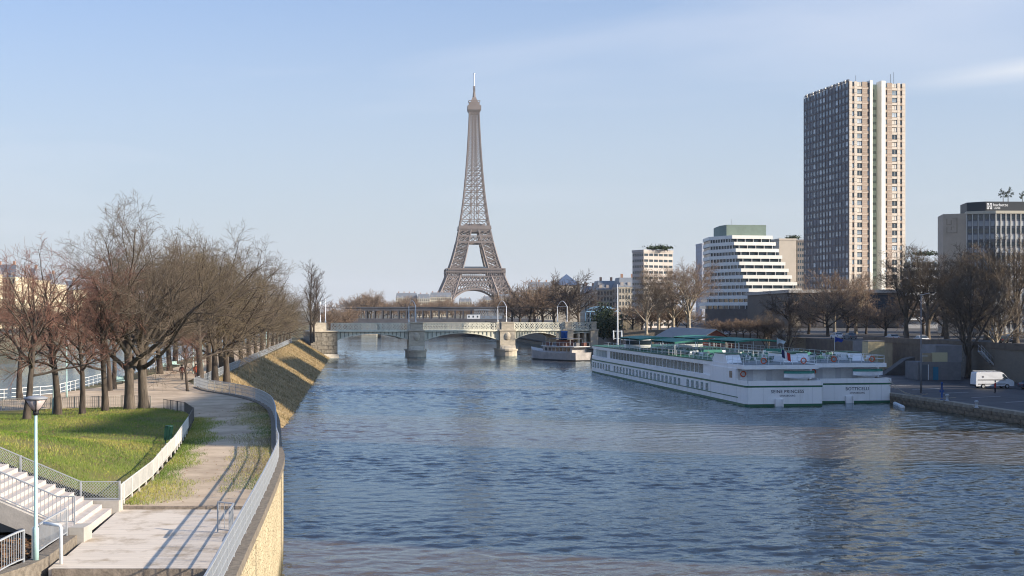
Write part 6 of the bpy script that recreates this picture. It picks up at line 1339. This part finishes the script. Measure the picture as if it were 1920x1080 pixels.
# Haussmann blocks behind the trees by the bridge
def haussmann(label, px0, px1, top, Y, floors, bays, z0=ZU, ang=0.1, group=None, mroof=True, wall=None):
    zt_ = P(0, top, Y).z; hr_ = (zt_ - z0) * .2
    t, P_, prism, u, v = slab_block('stone_apartment', label, (P(px0, 0, Y).x, Y), (math.cos(ang), math.sin(ang)), (px1 - px0) / F * Y / math.cos(ang), (-math.sin(ang), math.cos(ang)), 14, z0, zt_ - hr_, floors, bays, 4, wall or M_haus, M_glass, 'building', (.45, .6), .4, group)
    w_ = (px1 - px0) / F * Y / math.cos(ang); q0 = [P_(0, 0, 0), P_(w_, 0, 0), P_(w_, 14, 0), P_(0, 14, 0)]; q1 = [P_(.8, 2.2, 0), P_(w_ - .8, 2.2, 0), P_(w_ - .8, 12, 0), P_(.8, 12, 0)]
    hz = zt_ - hr_ - z0 + .4; r_ = MB().hexa([(p.x, p.y) for p in q0], hz, hz + hr_, top=[(p.x, p.y) for p in q1]).build('mansard_roof', M_zinc, t)
    n = max(2, int(w_ / 5))
    for k in range(n): c = P_((k + .5) * w_ / n, 5, 0); MB().box(c.x - .5, c.x + .5, c.y - .4, c.y + .4, hz + hr_ - .5, hz + hr_ + 1.6).build('chimney', mat('chimney_terracotta', (0.42, 0.25, 0.17), 0.9), r_)
    for k in range(max(2, bays // 2)): c = P_((k + .5) * w_ / max(2, bays // 2), .8, 0); MB().box(c.x - .6, c.x + .6, c.y - .5, c.y + 1.5, hz + .3, hz + 2.0).build('dormer', M_pale, r_)
haussmann('grey shaded mansard apartment block beside the blue station arches', 1120, 1160, 528, 560, 6, 7)
haussmann('mansard apartment block touching the cream block behind plane trees', 1160, 1200, 522, 545, 6, 7)
haussmann('far pale mansard block at the edge of the dark riverside tree', 1096, 1121, 538, 640, 5, 5)
for k, (a, b_, top, Y) in enumerate(((742, 782, 550, 1450), (782, 806, 552, 1440), (806, 846, 549, 1460), (860, 884, 560, 1900), (905, 935, 556, 1950), (935, 962, 552, 1500), (990, 1046, 530, 900))):
    haussmann('cream stone apartment row below the iron tower across the river' if k < 6 else 'cream stone apartment roofline above the russet riverside trees', a, b_, top, Y, 6, int((b_ - a) / 4), 6.0, 0.02, 'apartment rows below the iron tower' if k < 6 else None, wall=mat('sunny_stone', (0.56, 0.50, 0.39), 0.85, 0.1, 0.05))
for k, (a, b_, top, Y) in enumerate(((-25, 32, 498, 560), (34, 66, 505, 580), (68, 98, 515, 600), (102, 140, 528, 640), (142, 182, 535, 690), (-70, -27, 490, 540), (184, 230, 548, 760))):
    haussmann('sunlit cream apartment block across the far water arm behind the bare trees', a, b_, top, Y, 7, 8, 5.5, -0.15, 'cream blocks across the far arm', wall=mat('sunny_cream', (0.66, 0.57, 0.40), 0.85, 0.1, 0.1))
# glass pyramid roof peeking over trees
a = P(1062, 535, 760); pyr = thing('pyramid_roof', 'small blue grey pyramid roof above the dark riverside tree', 'roof', (a.x, a.y, 0)); m = MB(); m.add([(-8, -8, a.z), (8, -8, a.z), (8, 8, a.z), (-8, 8, a.z), (0, 0, a.z + 6.5)], [(0, 1, 4), (1, 2, 4), (2, 3, 4), (3, 0, 4)]); m.build('glazing', mat('pyr_glass', (0.10, 0.14, 0.22), 0.25), pyr); MB().box(-7.5, 7.5, -7.5, 7.5, 6, a.z).build('wall', M_haus, pyr)
# blue station arches
Ya = 470; a0, a1 = P(1098, 600, Ya).x, P(1147, 600, Ya).x; sa = thing('station_canopy', 'pale blue steel arched canopy frames at the end of the rail bridge', 'canopy', (a0, Ya, 8.5)); M_sb = mat('station_blue', (0.22, 0.38, 0.55), 0.5)
for k in range(4):
    dx = 2.2 * k; w_ = (a1 - a0) - 1.0; MB().tube([(dx, 9 * k, 0), (dx, 9 * k, 3.4)] + [(dx + w_ * (1 - math.cos(u)) / 2, 9 * k, 3.4 + 2.4 * math.sin(u)) for u in np.linspace(.15, math.pi - .15, 11)] + [(dx + w_, 9 * k, 3.4), (dx + w_, 9 * k, 0)], .14, 6).build('arch_frame', M_sb, sa, True)
for u in np.linspace(.3, math.pi - .3, 6): MB().bar(((a1 - a0 - 1) * (1 - math.cos(u)) / 2, 0, 3.4 + 2.4 * math.sin(u)), ((a1 - a0 - 1) * (1 - math.cos(u)) / 2 + 6.6, 27, 3.4 + 2.4 * math.sin(u)), .12).build('purlin', M_sb, sa)

# far trees
rg = random.Random(3)
for k, (px, Y, s, i) in enumerate(((975, 560, 1.0, 0), (992, 545, 1.12, 1), (1018, 540, 1.1, 0), (1040, 560, 1.05, 1), (1066, 520, 1.25, 2), (1085, 530, 1.0, 2), (1003, 580, 1.15, 0), (960, 600, .9, 1))):
    plant(TR_far[i], 'bare_tree', 'dense dark bare tree by the blue station arches' if i == 2 else 'dense russet bare tree on the river bank beside the iron tower', ((px - 960) / F * Y, Y, ZU), k * 1.9, s * 1.42, 'dark trees by the station' if i == 2 else 'russet trees beside the iron tower')
for k in range(7):
    px = 1186 + k * 17; Y = 402 + 9 * math.sin(k * 2.0); plant(TR_far[k % 2], 'bare_tree', 'low brown bare tree behind the corrugated store and plane trunks', ((px - 960) / F * Y, Y, ZU), k * 1.1, .8, 'low trees behind the plane trunks')
for k in range(46):
    px = 655 + k * 6.9 + rg.uniform(-3, 3); Y = rg.uniform(900, 1250); s = rg.uniform(1.0, 1.5) * (1.25 if px < 720 else 1.0)
    plant(TR_far[0 if rg.random() < .5 else 1], 'bare_tree', 'distant russet bare tree in the belt beyond the far viaduct', ((px - 960) / F * Y, Y, 6), k * 1.3, s, 'distant tree belt')
for k in range(16):
    px = -20 + k * 17; Y = 420 + 18 * k + rg.uniform(-12, 12)
    plant(TR_far[k % 2], 'bare_tree', 'bare street tree on the quay across the far water arm', ((px - 960) / F * Y, Y, 5.5), k, rg.uniform(.65, .9), 'trees across the far arm')

# ------------------------------------------------------------------ high-rises of the same quarter, right of the view; their shadows cross the river
def shade_tower(label, x0, x1, y0, y1, z1):
    t = thing('apartment_tower', label, 'tower', (x0, y0, ZU)); h_ = z1 - ZU; box_part('core', M_twd, t, .3, x1 - x0 - .3, .3, y1 - y0 - .3, 0, h_); n = int(h_ / 3)
    for i in range(n): box_part('floor_band', M_twl, t, 0, x1 - x0, 0, y1 - y0, i * 3.0, i * 3.0 + 1.3)
    box_part('roof', M_twl, t, -.1, x1 - x0 + .1, -.1, y1 - y0 + .1, h_, h_ + 1)
shade_tower('mid-rise cream banded apartment building standing beside the bridgehead', 112, 126, 34, 84, 67)
shade_tower('cream banded apartment tower behind the parking quay', 122, 136, 118, 174, 78)
shade_tower('cream banded apartment tower behind the street trees', 124, 136, 187, 224, 78)
shade_tower('tall cream banded apartment tower beside the sign office block', 140, 150, 256, 284, 92)
shade_tower('slim cream banded apartment tower next to the sign office block', 140, 149, 300, 323, 95)

# ------------------------------------------------------------------ the air
hz_m = bpy.data.materials.new('haze_air'); hz_m.use_nodes = True; ht_ = hz_m.node_tree; ht_.nodes.clear()
ho = ht_.nodes.new('ShaderNodeOutputMaterial'); hv = ht_.nodes.new('ShaderNodeVolumePrincipled'); hv.inputs['Color'].default_value = (0.90, 0.94, 1.0, 1); hv.inputs['Density'].default_value = 0.00005; hv.inputs['Anisotropy'].default_value = 0.0
ht_.links.new(hv.outputs[0], ho.inputs['Volume'])
hb_ = MB().box(-9500, 9500, -3500, 15500, -7, 345).build('haze', hz_m); stuff(hb_); tag(hb_, 'thin pale winter haze filling the air', 'haze')
